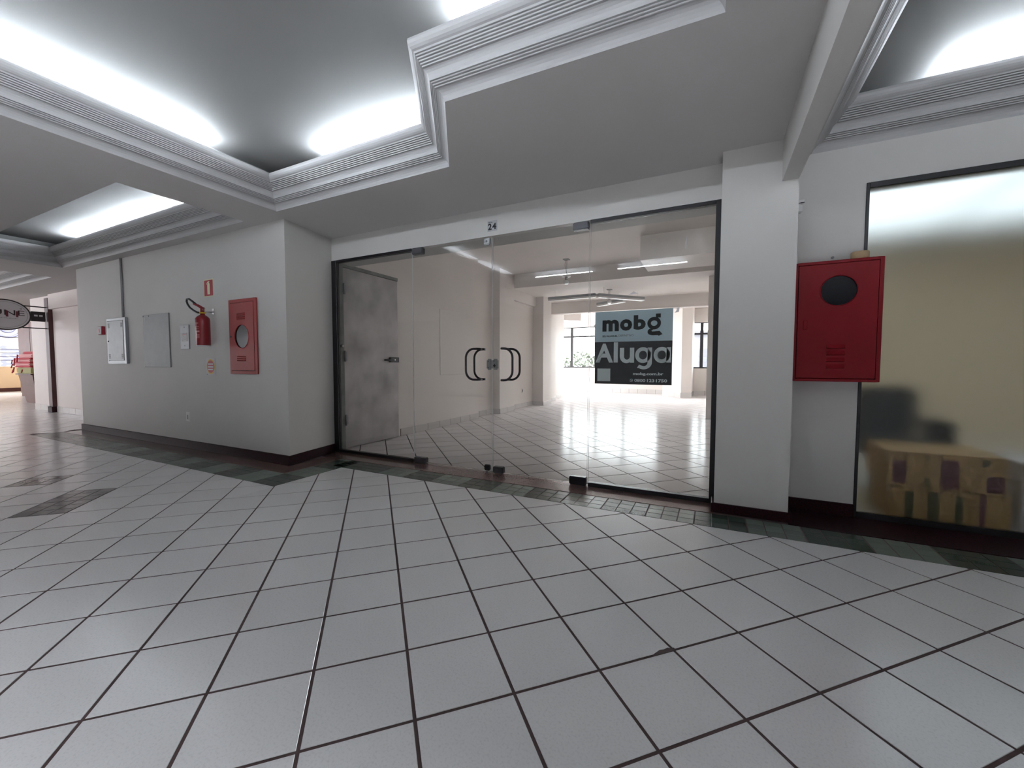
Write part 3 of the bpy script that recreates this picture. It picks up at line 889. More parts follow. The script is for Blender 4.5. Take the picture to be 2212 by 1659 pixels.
box_part('base', -7.99, -7.86, YL - 0.035, YL, 1.447, 1.568, 'signred', e, 0.004)
box_part('face', -7.985, -7.865, YL - 0.042, YL - 0.035, 1.452, 1.563, 'paper', e, 0.003)
box_part('mark', -7.945, -7.905, YL - 0.0435, YL - 0.042, 1.475, 1.530, 'signred', e)
# flat grey panel
e = empty('cover_panel', (-6.39, YL, 0.985), 'plain flat grey metal panel between the meter box and the narrow grey plate', 'panel')
box_part('sheet', -6.715, -6.070, YL - 0.014, YL, 0.987, 1.664, 'galv3', e, 0.002)
box_part('latch', -6.648, -6.630, YL - 0.018, YL - 0.014, 1.585, 1.632, 'galv2', e, 0.001)
for sx in (-6.700, -6.56): box_part('screw', sx - 0.006, sx + 0.006, YL - 0.016, YL - 0.014, 1.640, 1.652, 'darkin', e)
# narrow plate with label
e = empty('switch_plate', (-5.72, YL, 1.207), 'narrow grey metal plate with a small white label left of the extinguisher', 'plate')
box_part('sheet', -5.818, -5.622, YL - 0.012, YL, 1.208, 1.499, 'galv', e, 0.002)
lb = box_part('label', -5.777, -5.664, YL - 0.0135, YL - 0.012, 1.303, 1.402, 'paper', e)
for k, z in enumerate((1.378, 1.360, 1.340, 1.322)): box_part('print', -5.765 + 0.01 * k, -5.680, YL - 0.0142, YL - 0.0135, z, z + 0.006, 'signred' if k == 0 else 'galv', lb)
for z in (1.465, 1.243): box_part('screw', -5.726, -5.714, YL - 0.0135, YL - 0.012, z, z + 0.012, 'darkin', e)
# fire extinguisher sign
e = empty('extinguisher_sign', (-5.19, YL, 1.795), 'red square sign with cream extinguisher pictogram high on the left wall', 'sign')
box_part('backing', -5.288, -5.093, YL - 0.003, YL, 1.797, 1.996, 'cream', e)
box_part('red_field', -5.276, -5.105, YL - 0.0038, YL - 0.003, 1.808, 1.985, 'signred', e)
body = [(-5.213, 1.824), (-5.163, 1.824), (-5.163, 1.935), (-5.168, 1.947), (-5.180, 1.953), (-5.178, 1.958), (-5.168, 1.962), (-5.166, 1.970), (-5.186, 1.974), (-5.204, 1.968), (-5.222, 1.955), (-5.232, 1.938), (-5.226, 1.935), (-5.214, 1.950), (-5.200, 1.958), (-5.198, 1.953), (-5.208, 1.947), (-5.213, 1.936)]
flat_poly(body, YL - 0.0040, 'cream', 'pictogram', e)
# oval sign
e = empty('oval_sign', (-5.2, YL, 0.9), 'white square sign with a red oval and yellow rim low on the left wall', 'sign')
box_part('backing', -5.293, -5.112, YL - 0.003, YL, 0.902, 1.094, 'paper', e)
flat_poly(ell(-5.2, 0.999, 0.080, 0.086), YL - 0.0032, 'yellow', 'rim', e)
flat_poly(ell(-5.2, 0.999, 0.068, 0.074), YL - 0.0040, 'signred', 'oval', e)
for k, (z, w) in enumerate(((1.028, 0.050), (0.996, 0.056), (0.966, 0.050))): box_part('lettering', -5.2 - w, -5.2 + w, YL - 0.0055, YL - 0.0045, z - 0.008, z + 0.008, 'paper', e)
box_part('imprint', -5.287, -5.262, YL - 0.0036, YL - 0.003, 0.907, 0.912, 'ink', e)
# fire extinguisher
exx, exy = -5.088, YL - 0.125
e = empty('fire_extinguisher', (exx, exy, 1.23), 'red fire extinguisher with black hose hanging on the left wall', 'extinguisher')
mb = MB(); mb.lathe((exx, exy, 1.234), (0, 0, 1), [(0.060, 0), (0.066, 0.004), (0.068, 0.012), (0.0685, 0.28), (0.065, 0.30), (0.052, 0.318), (0.034, 0.332), (0.024, 0.338), (0.022, 0.352)], 28); mb.build('cylinder', M['redext'], e)
mb = MB(); mb.lathe((exx, exy, 1.226), (0, 0, 1), [(0.062, 0), (0.066, 0.003), (0.066, 0.010), (0.060, 0.012)], 28); mb.build('foot_ring', M['paper'], e)
mb = MB(); mb.lathe((exx, exy, 1.586), (0, 0, 1), [(0.030, 0), (0.030, 0.014), (0.022, 0.016)], 18); o = mb.build('collar', M['yellow'], e)
mb = MB(); mb.lathe((exx, exy, 1.600), (0, 0, 1), [(0.020, 0), (0.020, 0.045), (0.014, 0.055)], 14)
mb.tube([(exx + 0.015, exy, 1.640), (exx - 0.02, exy - 0.03, 1.672), (exx - 0.055, exy - 0.06, 1.690)], [0.016, 0.014, 0.010], 8); mb.build('valve_lever', M['redext'], e)
mb = MB(); mb.tube([(exx - 0.035, exy - 0.035, 1.680), (exx - 0.085, exy - 0.055, 1.722), (exx - 0.135, exy - 0.06, 1.748), (exx - 0.180, exy - 0.06, 1.748), (exx - 0.198, exy - 0.055, 1.728), (exx - 0.190, exy - 0.05, 1.695), (exx - 0.155, exy - 0.045, 1.655), (exx - 0.10, exy - 0.035, 1.622), (exx - 0.05, exy - 0.025, 1.600), (exx - 0.015, exy - 0.01, 1.592)], 0.0105, 10); mb.build('hose', M['black'], e)
mb = MB(); pts = [(exx + 0.045 + 0.028 * math.cos(2 * PI * k / 20), exy - 0.01, 1.637 + 0.016 * math.sin(2 * PI * k / 20)) for k in range(20)]; mb.tube(pts, 0.0022, 6, closed=True); mb.build('pin_ring', M['chrome'], e)
# pale strip and label lines wrapped on the cylinder
def wrap(z0, z1, a0, a1, mt, name):
    mb = MB(); n = 8
    for k in range(n):
        p = a0 + (a1 - a0) * k / n; q = a0 + (a1 - a0) * (k + 1) / n; R = 0.0691
        mb.poly([(exx + R * math.cos(p), exy + R * math.sin(p), z0), (exx + R * math.cos(q), exy + R * math.sin(q), z0), (exx + R * math.cos(q), exy + R * math.sin(q), z1), (exx + R * math.cos(p), exy + R * math.sin(p), z1)])
    return mb.build(name, M[mt], e)
D = PI / 180
wrap(1.238, 1.535, -152 * D, -128 * D, 'paper', 'label')  # pale upright strip on the cylinder's side
wrap(1.470, 1.482, -118 * D, -62 * D, 'pinkcloth', 'label_line')
wrap(1.436, 1.442, -110 * D, -58 * D, 'pinkcloth', 'label_line')
wrap(1.415, 1.419, -110 * D, -58 * D, 'pinkcloth', 'label_line')
for z0, z1 in ((1.378, 1.394), (1.346, 1.353), (1.328, 1.340), (1.314, 1.321)): wrap(z0, z1, -98 * D, -54 * D, 'pinkcloth', 'label_line')
e2 = empty('wall_bracket', (exx + 0.02, YL, 1.6), 'small metal wall bracket holding the fire extinguisher', 'bracket')
box_part('plate', exx - 0.045, exx - 0.005, YL - 0.006, YL, 1.590, 1.660, 'chrome', e2, 0.002)
mb = MB(); mb.tube([(exx - 0.022, YL - 0.004, 1.618), (exx - 0.015, exy + 0.05, 1.612), (exx, exy + 0.034, 1.607)], 0.005, 8); mb.build('arm', M['chrome'], e2)
# wall outlet
def outlet(x, y, z, label, axis='y', s=1):
    e = empty('wall_outlet', (x, y, z), label, 'outlet')
    if axis == 'y':
        box_part('plate', x - 0.037, x + 0.037, y - 0.008, y, z - 0.057, z + 0.057, 'white', e, 0.003)
        box_part('socket', x - 0.014, x + 0.014, y - 0.0095, y - 0.008, z - 0.030, z + 0.024, 'galv', e)
    else:
        box_part('plate', x, x + 0.008, y - 0.037, y + 0.037, z - 0.057, z + 0.057, 'white', e, 0.003)
        box_part('socket', x + 0.008, x + 0.0095, y - 0.014, y + 0.014, z - 0.03, z + 0.024, 'fabricdark', e)
outlet(-5.723, YL, 0.387, 'small white outlet low on the left wall below the narrow grey plate')

# hydrant cabinets
def hydrant(name, x0, x1, z0, z1, yf, yw, mt, cx, cz, cr, louvers, latch, label, frame, cover):
    e = empty(name, ((x0 + x1) / 2, yw, z0), label, 'cabinet')
    mb = MB(); t = 0.012
    mb.box(x0, x1, yf + 0.013, yf + 0.013 + t, z0, z1)
    if yw - yf > 0.06:
        mb = MB()
        mb.box(x0, x0 + t, yf + 0.012, yw, z0, z1); mb.box(x1 - t, x1, yf + 0.012, yw, z0, z1)
        mb.box(x0 + t, x1 - t, yf + 0.012, yw, z0, z0 + t); mb.box(x0 + t, x1 - t, yf + 0.012, yw, z1 - t, z1)
        mb.box(x0 + t, x1 - t, yw - t, yw, z0 + t, z1 - t)
        mb.build('body', M[mt], e)
    else:
        mb = MB(); mb.box(x0 + 0.02, x1 - 0.02, yw - 0.004, yw, z0 + 0.02, z1 - 0.02); mb.build('body', M['darkin'], e)
    mb = MB()
    mb.box(x0, x0 + frame, yf, yf + 0.014, z0, z1); mb.box(x1 - frame * 1.25, x1, yf, yf + 0.014, z0, z1)
    mb.box(x0 + frame, x1 - frame * 1.25, yf, yf + 0.014, z0, z0 + frame); mb.box(x0 + frame, x1 - frame * 1.25, yf, yf + 0.014, z1 - frame, z1)
    mb.build('front_rim', M[mt], e, 0.002, 1)
    g = 0.004
    a, b, c, d = x0 + frame + g, x1 - frame * 1.25 - g, z0 + frame + g, z1 - frame - g
    # door with a round opening
    bm = bmesh.new(); es = []
    hole = ell(cx, cz, cr, cr, 40)
    for loop in ([(a, c), (b, c), (b, d), (a, d)], hole):
        vs = [bm.verts.new((x, yf - 0.003, z)) for x, z in loop]
        es += [bm.edges.new((vs[i], vs[(i + 1) % len(vs)])) for i in range(len(vs))]
    bmesh.ops.triangle_fill(bm, use_beauty=True, use_dissolve=False, edges=es)
    r = bmesh.ops.extrude_face_region(bm, geom=bm.faces[:])
    for v in [q for q in r['geom'] if isinstance(q, bmesh.types.BMVert)]: v.co.y += 0.012
    bmesh.ops.recalc_face_normals(bm, faces=bm.faces)
    me = bpy.data.meshes.new('door'); bm.to_mesh(me); bm.free(); me.materials.append(M[mt])
    dr = bpy.data.objects.new('door', me); COL.objects.link(dr); setpar(dr, e)
    mb = MB(); mb.tube([(x, yf - 0.003, z) for x, z in hole], 0.0035, 6, closed=True); mb.build('window_rim', M[mt], dr)
    mb = MB(); mb.lathe((cx, yf + 0.009, cz), (0, -1, 0), [(cr + 0.003, 0), (cr + 0.003, 0.003)], 40); mb.build('window_pane', M[cover], dr)
    for (lx0, lx1, lz0, lz1, n) in louvers:
        st = (lz1 - lz0) / n
        for k in range(n):
            zz = lz0 + st * k
            mb = MB()
            mb.poly([(lx0, yf - 0.003, zz + st * 0.75), (lx1, yf - 0.003, zz + st * 0.75), (lx1, yf - 0.013, zz + st * 0.2), (lx0, yf - 0.013, zz + st * 0.2)])
            mb.poly([(lx0, yf - 0.013, zz + st * 0.2), (lx1, yf - 0.013, zz + st * 0.2), (lx1, yf - 0.003, zz + st * 0.1), (lx0, yf - 0.003, zz + st * 0.1)])
            mb.poly([(lx0, yf - 0.003, zz + st * 0.75), (lx0, yf - 0.013, zz + st * 0.2), (lx0, yf - 0.003, zz + st * 0.1)])
            mb.poly([(lx1, yf - 0.003, zz + st * 0.75), (lx1, yf - 0.003, zz + st * 0.1), (lx1, yf - 0.013, zz + st * 0.2)])
            mb.build('louver', M[mt], dr)
    mb = MB(); mb.box(latch[0] - latch[2], latch[0] + latch[2], yf - 0.010, yf - 0.003, latch[1] - latch[3], latch[1] + latch[3]); mb.build('latch', M['black' if mt == 'red' else mt], dr, 0.003, 1)
    return e, dr
h1, dr1 = hydrant('hydrant_cabinet', -4.789, -4.299, 0.923, 1.726, YL - 0.018, YL, 'red', -4.560, 1.326, 0.127,
        [(-4.632, -4.494, 1.508, 1.585, 4), (-4.645, -4.500, 1.058, 1.122, 3)], (-4.752, 1.328, 0.012, 0.009), 'faded red hydrant cabinet with round dark window set in the left wall', 0.034, 'darkglass')
h2, dr2 = hydrant('hydrant_cabinet', 0.468, 0.920, 0.925, 1.694, 3.25, YR, 'red2', 0.700, 1.503, 0.096,
        [(0.648, 0.742, 1.004, 1.172, 4)], (0.530, 1.292, 0.012, 0.030), 'deep red hydrant cabinet beside the pillar, with a tape roll on top', 0.017, 'darkglass')
# coil glimpsed through its window
mb = MB()
for r_ in (0.05, 0.035): mb.tube([(0.70 + 1.5 * r_ * math.cos(2 * PI * k / 24), 3.30, 1.500 + 0.3 * r_ * math.sin(2 * PI * k / 24)) for k in range(24)], 0.009, 6, closed=True)
tag(mb.build('fire_hose', M['red']), 'coiled hose inside the deep red cabinet', 'hose')
# tape roll
tr = empty('tape_roll', (0.825, 3.36, 1.694), 'tan roll of masking tape standing on the deep red cabinet', 'tape')
mb = MB(); n = 28; R1, R0 = 0.047, 0.038
prof = [(R0, 0.0), (R1 - 0.002, 0.0), (R1, 0.002), (R1, 0.058), (R1 - 0.002, 0.060), (R0, 0.060)]
b = 0
for i in range(len(prof)):
    pass
for i in range(len(prof)):
    p, q = prof[i], prof[(i + 1) % len(prof)]
    for k in range(n):
        a0, a1 = 2 * PI * k / n, 2 * PI * (k + 1) / n
        mb.poly([(0.825 + r * math.cos(a), 3.36 + r * math.sin(a), 1.6945 + h) for r, h, a in ((p[0], p[1], a0), (p[0], p[1], a1), (q[0], q[1], a1), (q[0], q[1], a0))], 0, True)
mb.build('tape', M['tape'], tr)
mb = MB()
for k in range(n):
    a0, a1 = 2 * PI * k / n, 2 * PI * (k + 1) / n
    mb.poly([(0.825 + r * math.cos(a), 3.36 + r * math.sin(a), h) for r, h, a in ((0.0378, 1.6945, a0), (0.0378, 1.6945, a1), (0.0378, 1.7548, a1), (0.0378, 1.7548, a0))], 0, True)
mb.build('core', M['card'], tr)
mb = MB(); mb.lathe((0.700, YR, 1.752), (0, -1, 0), [(0.004, 0), (0.004, 0.012), (0.008, 0.013), (0.008, 0.018)], 12)
tag(mb.build('wall_hook', M['galv3']), 'tiny grey wall plug above the deep red cabinet', 'hook')
# motion sensor
sn = empty('motion_sensor', (0.495, YR, 2.08), 'small white motion sensor on the wall just right of the pillar', 'sensor')
mb = MB(); mb.box(0.459, 0.520, YR - 0.035, YR, 2.075, 2.135); mb.build('body', M['white'], sn, 0.008, 2)
box_part('cap', 0.459, 0.528, YR - 0.045, YR, 2.136, 2.156, 'white', sn, 0.003)
box_part('lens', 0.505, 0.528, YR - 0.048, YR - 0.045, 2.132, 2.138, 'black', sn)

# ------------------------------------------------------------------ frosted window on the right and the room behind
w3 = empty('window_3', (2.5, YR, 0), 'tall frosted glass pane with black frame at the right edge', None, kind='structure')
mb = MB(); mb.box(0.866, 0.884, YR - 0.006, YR + 0.03, 0.003, 2.215); mb.build('jamb', M['black'], w3, 0.002, 1)
mb = MB(); mb.box(0.884, 4.2, YR - 0.006, YR + 0.03, 2.180, 2.215); mb.build('top_rail', M['black'], w3, 0.002, 1)
mb = MB(); mb.box(0.884, 4.2, YR - 0.006, YR + 0.03, 0.003, 0.040); mb.build('bottom_rail', M['black'], w3, 0.002, 1)
mb = MB(); mb.box(0.884, 4.2, YR + 0.004, YR + 0.012, 0.040, 2.180); mb.build('frosted_pane', M['frost'], w3)
mb = MB()
mb.box(0.60, 0.66, YR + 0.2, 7.5, 0, 2.7); mb.box(0.6, 4.4, 7.3, 7.5, 0, 2.7); mb.box(0.60, 0.884, YR + 0.2, YR + 0.24, 0, 2.7)
struct(mb.build('wall_storeroom', M['khaki']), 'khaki walls of the room behind the frosted pane')
mb = MB(); mb.box(0.6, 4.4, YR + 0.1, 7.5, 2.60, 2.7)
struct(mb.build('ceiling', M['roomceil']), 'white ceiling of the room behind the frosted pane')
mb = MB(); mb.box(0.6, 4.4, YR + 0.08, 7.5, -0.1, 0.0)
struct(mb.build('floor', M['tile']), 'pale floor of the room behind the frosted pane')
for k, (x, y) in enumerate(((1.55, 4.75), (2.815, 4.75), (1.55, 5.715), (2.815, 5.715))):
    ct = empty('ceiling_lamp', (x, y, 2.6), 'flat ceiling lamp behind the frosted pane, ' + ('near left', 'near right', 'rear left', 'rear right')[k], 'light', 'lamps behind the frosted pane')
    box_part('housing', x - 0.63, x + 0.63, y - 0.48, y + 0.48, 2.57, 2.60, 'white', ct)
    box_part('diffuser', x - 0.60, x + 0.60, y - 0.45, y + 0.45, 2.562, 2.57, 'roomtube', ct)
def carton(x0, x1, y0, y1, z0, z1, label, spots):
    e = empty('cardboard_box', ((x0 + x1) / 2, (y0 + y1) / 2, z0), label, 'box', 'cardboard boxes behind the frosted pane')
    box_part('body', x0, x1, y0, y1, z0, z1, 'card', e, 0.003)
    my = (y0 + y1) / 2
    mb = MB(); mb.box(x0, x1, y0, my - 0.002, z1, z1 + 0.004); mb.build('flap', M['card'], e)
    mb = MB(); mb.box(x0, x1, my + 0.002, y1, z1, z1 + 0.004); mb.build('flap', M['card'], e)
    for (u0, u1, v0, v1, m_) in spots:
        box_part('print', x0 + (x1 - x0) * u0, x0 + (x1 - x0) * u1, y0 - 0.001, y0, z0 + (z1 - z0) * v0, z0 + (z1 - z0) * v1, m_, e)
carton(1.085, 1.640, 3.52, 3.95, 0.003, 0.226, 'lower brown cardboard box on the floor behind the frosted pane', [(0.12, 0.2, 0.1, 0.9, 'card3'), (0.32, 0.42, 0.05, 0.95, 'card3'), (0.55, 0.62, 0.1, 0.9, 'card3'), (0.75, 0.8, 0.0, 1.0, 'card2')])
carton(1.055, 1.615, 3.52, 3.95, 0.232, 0.458, 'upper brown cardboard box stacked behind the frosted pane', [(0.05, 0.17, 0.1, 0.75, 'card2'), (0.47, 0.62, 0.05, 0.85, 'card2'), (0.84, 0.98, 0.05, 0.5, 'card2'), (0.33, 0.37, 0.8, 0.95, 'card3'), (0.33, 0.38, 0.05, 0.3, 'card3'), (0.8, 0.86, 0.75, 0.95, 'card3')])
e = empty('white_box', (1.9, 3.75, 0), 'white box to the right of the cardboard boxes behind the frosted pane', 'box')
box_part('body', 1.72, 2.2, 3.6, 3.95, 0.0, 0.40, 'paper', e, 0.004); box_part('lid', 1.715, 2.205, 3.595, 3.955, 0.40, 0.43, 'paper', e, 0.004)
# dark chair blurred behind
e = empty('dark_armchair', (1.35, 4.15, 0), 'dark upholstered chair blurred behind the frosted pane, left of the boxes', 'chair')
box_part('seat', 1.08, 1.55, 3.99, 4.45, 0.30, 0.46, 'fabricdark', e, 0.03, 3)
box_part('backrest', 1.08, 1.50, 4.36, 4.48, 0.46, 0.86, 'fabricdark', e, 0.04, 3)
for ax in (1.03, 1.52): box_part('armrest', ax, ax + 0.06, 4.0, 4.45, 0.36, 0.62, 'fabricdark', e, 0.02, 2)
for ax in (1.10, 1.50):
    for ay in (4.03, 4.40): box_part('leg', ax, ax + 0.04, ay, ay + 0.04, 0, 0.30, 'black', e)

# ------------------------------------------------------------------ the empty shop
mb = MB()
mb.box(-4.5, -4.0, YS + 0.05, 6.62, 0, 3.05)
mb.box(-4.5, -4.14, 6.62, 7.42, 0, 3.05)
mb.box(-4.5, -3.965, 7.42, 8.10, 0, 3.05)
mb.box(-4.5, -4.08, 8.10, 9.40, 0, 2.75)
mb.box(-4.5, -4.00, 8.10, 9.40, 2.46, 2.75)
mb.box(-4.5, -3.80, 9.40, 9.95, 0, 2.75)
mb.box(-4.5, -4.02, 9.95, 10.9, 0, 2.95); mb.box(-4.5, -4.235, 10.9, 12.2, 0, 2.95)
struct(mb.build('wall_shop_left', M['shopwall']), 'cream side wall of the shop with shallow piers')
mb = MB()
mb.box(0.45, 0.65, YS + 0.32, 15.0, 0, 3.05)
mb.box(-0.115, 0.45, 8.58, 9.05, 0, 2.72)
struct(mb.build('wall_shop_right', M['shopwall']), 'side wall and grey pier at the right of the shop')
mb = MB()
mb.box(-7.2, -7.0, 11.0, 12.3, 0, 3.0); mb.box(-7.2, -7.0, 14.7, 15.2, 0, 3.0); mb.box(-7.2, -7.0, 12.3, 14.7, 0, 0.905); mb.box(-7.2, -7.0, 12.3, 14.7, 2.43, 3.0)  # hidden side opening, added to let more daylight into the shop
mb.box(-7.0, -4.5, 12.0, 12.2, 0, 2.95)
mb.box(-7.0, 1.0, 14.9, 15.1, 0, 0.905)
mb.box(-7.0, 1.0, 14.9, 15.1, 2.43, 2.95)
mb.box(-7.0, -5.62, 14.9, 15.1, 0.905, 2.43)
mb.box(0.8, 1.0, 14.9, 15.1, 0.905, 2.43)
mb.box(-1.7, -0.95, 14.9, 15.1, 0.905, 2.43)
struct(mb.build('wall_shop_rear', M['shopwall']), 'far wall of the shop below and above its windows')
mb = MB(); mb.prism([(-1.50, 14.25), (-0.89, 13.55), (-0.60, 13.70), (-0.60, 14.88), (-1.50, 14.88)], 0, 2.95)
struct(mb.build('wall_shop_column', M['shopwall']), 'pillar standing before the far windows of the shop')
mb = MB()
mb.box(-4.5, 0.65, YS + 0.296, 8.1, 3.0, 3.1)
mb.box(-4.5, 0.65, 8.1, 10.5, 2.70, 3.1)
mb.box(-4.5, 0.65, 10.5, 10.75, 2.40, 3.1)
mb.box(-7.2, 1.0, 10.75, 15.1, 2.90, 3.1)
struct(mb.build('ceiling', M['shopwall']), 'stepped ceiling of the empty shop')
mb = MB(); mb.box(-1.05, 0.45, 6.54, 7.38, 2.63, 3.0)
struct(mb.build('ceiling_duct', M['shopwall']), 'boxed duct under the shop ceiling at right')
mb = MB(); mb.prism([(-5.3, 11.6), (-3.9, 12.9), (-4.0, 13.05), (-5.4, 11.8)], 2.45, 2.9)
struct(mb.build('ceiling_beam', M['shopwall']), 'slanted beam near the far shop windows')
# skirting tiles
def skirting(name, pts, h, label):
    """pts: polyline of wall foot, room on the right of travel"""
    root = None; L = 0.305
    back = MB()
    for i in range(len(pts) - 1):
        p, q = Vector(pts[i]), Vector(pts[i + 1]); d = (q - p); l = d.length; d.normalize(); nrm = Vector((d.y, -d.x))
        back.prism([tuple(p + nrm * 0.005), tuple(q + nrm * 0.005), tuple(q), tuple(p)], 0.0005, h - 0.001)
        n = max(1, round(l / L)); st = l / n
        for k in range(n):
            a = p + d * (st * k + 0.003); b = p + d * (st * (k + 1) - 0.003)
            if n == 1 or st < 0.1: a, b = p, q
            mb = MB(); mb.prism([tuple(a + nrm * 0.009), tuple(b + nrm * 0.009), tuple(b), tuple(a)], 0.001, h)
            o = mb.build('skirting_tile', M['skirt'], None, 0.0012, 1)
            if root is None:
                root = empty(name, (0, 0, 0), label, None, kind='structure')
            o.parent = root
    b = back.build('grout_bed', M['grout']); b.parent = root; b['kind'] = 'stuff'
skirting('baseboard_shop_left', [(-4.0, 4.47), (-4.0, 6.62), (-4.14, 6.62), (-4.14, 7.42), (-3.965, 7.42), (-3.965, 8.10), (-4.08, 8.10), (-4.08, 9.40), (-3.80, 9.40), (-3.80, 9.95), (-4.02, 9.95), (-4.02, 10.9), (-4.235, 10.9), (-4.235, 12.2)], 0.105, 'white tile skirting along the left side of the shop')
skirting('baseboard_shop_rear', [(-6.9, 14.9), (-1.50, 14.9), (-1.50, 14.25), (-0.89, 13.55), (-0.60, 13.70), (-0.60, 14.9), (0.45, 14.9)], 0.16, 'white tile skirting along the far side of the shop')

# shop windows
def far_window(name, x0, x1, z0, z1, mull, ztr, label):
    e = empty(name, ((x0 + x1) / 2, 14.95, z0), label, None, kind='structure')
    t = 0.05
    mb = MB()
    mb.box(x0, x0 + t, 14.93, 14.99, z0, z1); mb.box(x1 - t, x1, 14.93, 14.99, z0, z1)
    mb.box(x0 + t, x1 - t, 14.93, 14.99, z1 - 0.03, z1); mb.box(x0 + t, x1 - t, 14.93, 14.99, z0, z0 + 0.045)
    mb.build('frame', M['winframe'], e)
    for x in mull: box_part('mullion', x - 0.05, x + 0.05, 14.92, 14.99, z0 + 0.045, z1 - 0.03, 'winframe', e)
    xs = [x0 + t] + [v for x in mull for v in (x - 0.05, x + 0.05)] + [x1 - t]
    for k in range(0, len(xs), 2):
        box_part('transom', xs[k], xs[k + 1], 14.93, 14.99, ztr - 0.03, ztr + 0.03, 'winframe', e)
        for (za, zb) in ((z0 + 0.045, ztr - 0.03), (ztr + 0.03, z1 - 0.03)):
            mb = MB(); mb.poly([(xs[k], 14.965, za), (xs[k + 1], 14.965, za), (xs[k + 1], 14.965, zb), (xs[k], 14.965, zb)]); mb.build('pane', M['glass'], e)
far_window('window_4', -5.62, -1.7, 0.905, 2.43, [-4.86, -3.93, -2.9], 2.08, 'wide far window of the shop left of the poster')
far_window('window_5', -0.95, 0.8, 0.905, 2.43, [-0.372, 0.3], 2.055, 'far window of the shop right of the far pillar')

# steel door in the shop's side wall
XD = -3.985
d3 = empty('door_3', (XD, 3.93, 0), 'grey steel door in the side wall behind the left glass panel', None, kind='structure')
box_part('leaf', XD - 0.01, XD + 0.018, 3.475, 4.40, 0.012, 2.175, 'steeldoor', d3, 0.002)
mb = MB(); mb.box(XD - 0.015, XD + 0.03, 3.385, 3.468, 0.001, 2.235); mb.box(XD - 0.015, XD + 0.012, 3.468, 4.42, 2.182, 2.225); mb.build('frame', M['jamb'], d3, 0.002, 1)
for z in (0.29, 1.06, 1.86):
    mb = MB(); mb.lathe((XD + 0.034, 3.475, z), (0, 0, 1), [(0.011, 0), (0.011, 0.13)], 10); mb.box(XD + 0.018, XD + 0.022, 3.478, 3.515, z + 0.01, z + 0.12); mb.build('hinge', M['galv'], d3)
lk = box_part('lock', XD + 0.018, XD + 0.040, 4.225, 4.40, 1.055, 1.125, 'black', d3, 0.004)
mb = MB(); mb.tube([(XD + 0.055, 4.235, 1.085), (XD + 0.058, 4.17, 1.083), (XD + 0.058, 4.10, 1.086)], [0.013, 0.011, 0.009], 8); mb.build('lever', M['black'], lk)
mb = MB(); mb.lathe((XD + 0.040, 4.315, 1.09), (1, 0, 0), [(0.010, 0), (0.010, 0.004)], 12); mb.build('cylinder', M['chrome'], lk)
mb = MB(); mb.lathe((XD + 0.03, 3.425, 1.245), (1, 0, 0), [(0.016, 0), (0.02, 0.02), (0.012, 0.03)], 12); mb.build('knob', M['white'], d3)
# shallow closed hatch on the side wall
mb = MB(); mb.box(-4.0, -3.994, 5.42, 6.47, 0.855, 1.93)
tag(mb.build('wall_hatch', M['shopwall'], None, 0.002, 1), 'cream flush hatch on the side wall seen through the left door', 'hatch')
outlet(-4.08, 8.78, 0.408, 'small outlet on the shop side wall right of the door handles', 'x')
outlet(-3.75, 14.9, 0.42, 'small outlet under the far window beside the poster')

# hanging lamps
def pendant(x, y, zc, zd, label, dark='galv3'):
    e = empty('pendant_lamp', (x, y, zc), label, 'lamp')
    box_part('ceiling_plate', x - 0.055, x + 0.055, y - 0.055, y + 0.055, zc - 0.008, zc, dark, e)
    mb = MB(); mb.tube([(x - 0.01, y, zc - 0.008), (x - 0.03, y, zc - 0.10), (x - 0.008, y, zc - 0.2), (x, y, zd + 0.06)], 0.003, 6); mb.tube([(x + 0.01, y, zc - 0.008), (x + 0.006, y, zc - 0.12), (x + 0.004, y, zd + 0.06)], 0.003, 6); mb.build('wire', M['black'], e)
    mb = MB(); mb.lathe((x, y, zd), (0, 0, 1), [(0.083, 0), (0.085, 0.006), (0.08, 0.012), (0.03, 0.02), (0.022, 0.06)], 24); mb.build('shade', M['white'], e)
    mb = MB(); mb.lathe((x, y, zd - 0.06), (0, 0, 1), [(0.028, 0), (0.028, 0.06)], 14); mb.build('socket', M['chrome'], e)
    mb = MB(); mb.lathe((x, y, zd - 0.135), (0, 0, 1), [(0.030, 0), (0.048, 0.006), (0.052, 0.03), (0.050, 0.068), (0.028, 0.076)], 20); mb.build('bulb', M['opal'], e)
pendant(-2.52, 7.37, 3.0, 2.675, 'nearer bare lamp hanging from the shop ceiling above the right door leaf')
pendant(-2.118, 9.16, 2.70, 2.53, 'farther small lamp hanging from the shop ceiling above the poster', 'galv3')
def batten(p, q, z, label):
    p, q = Vector(p), Vector(q); d = (q - p).normalized(); n = Vector((-d.y, d.x)) * 0.055
    e = empty('ceiling_batten', (p.x, p.y, z), label, 'light', 'suspended battens in the shop')
    mb = MB(); mb.prism([tuple(p - n), tuple(q - n), tuple(q + n), tuple(p + n)], z, z + 0.05); mb.build('housing', M['galv2'], e)
    mb = MB(); mb.prism([tuple(p - n * 0.9), tuple(q - n * 0.9), tuple(q + n * 0.9), tuple(p + n * 0.9)], z - 0.035, z); mb.build('diffuser', M['white'], e)
    mb = MB()
    for c in (p + d * 0.15, q - d * 0.15): mb.tube([(c.x, c.y, z + 0.05), (c.x, c.y, 2.70)], 0.003, 6)
    mb.build('hanger', M['white'], e)
batten((-3.39, 8.72), (-2.30, 8.66), 2.50, 'left of the three suspended battens in the shop')
batten((-2.26, 8.70), (-1.46, 9.60), 2.50, 'right of the three suspended battens in the shop')
batten((-1.88, 9.60), (-2.60, 10.03), 2.50, 'rear white batten of the three in the shop')

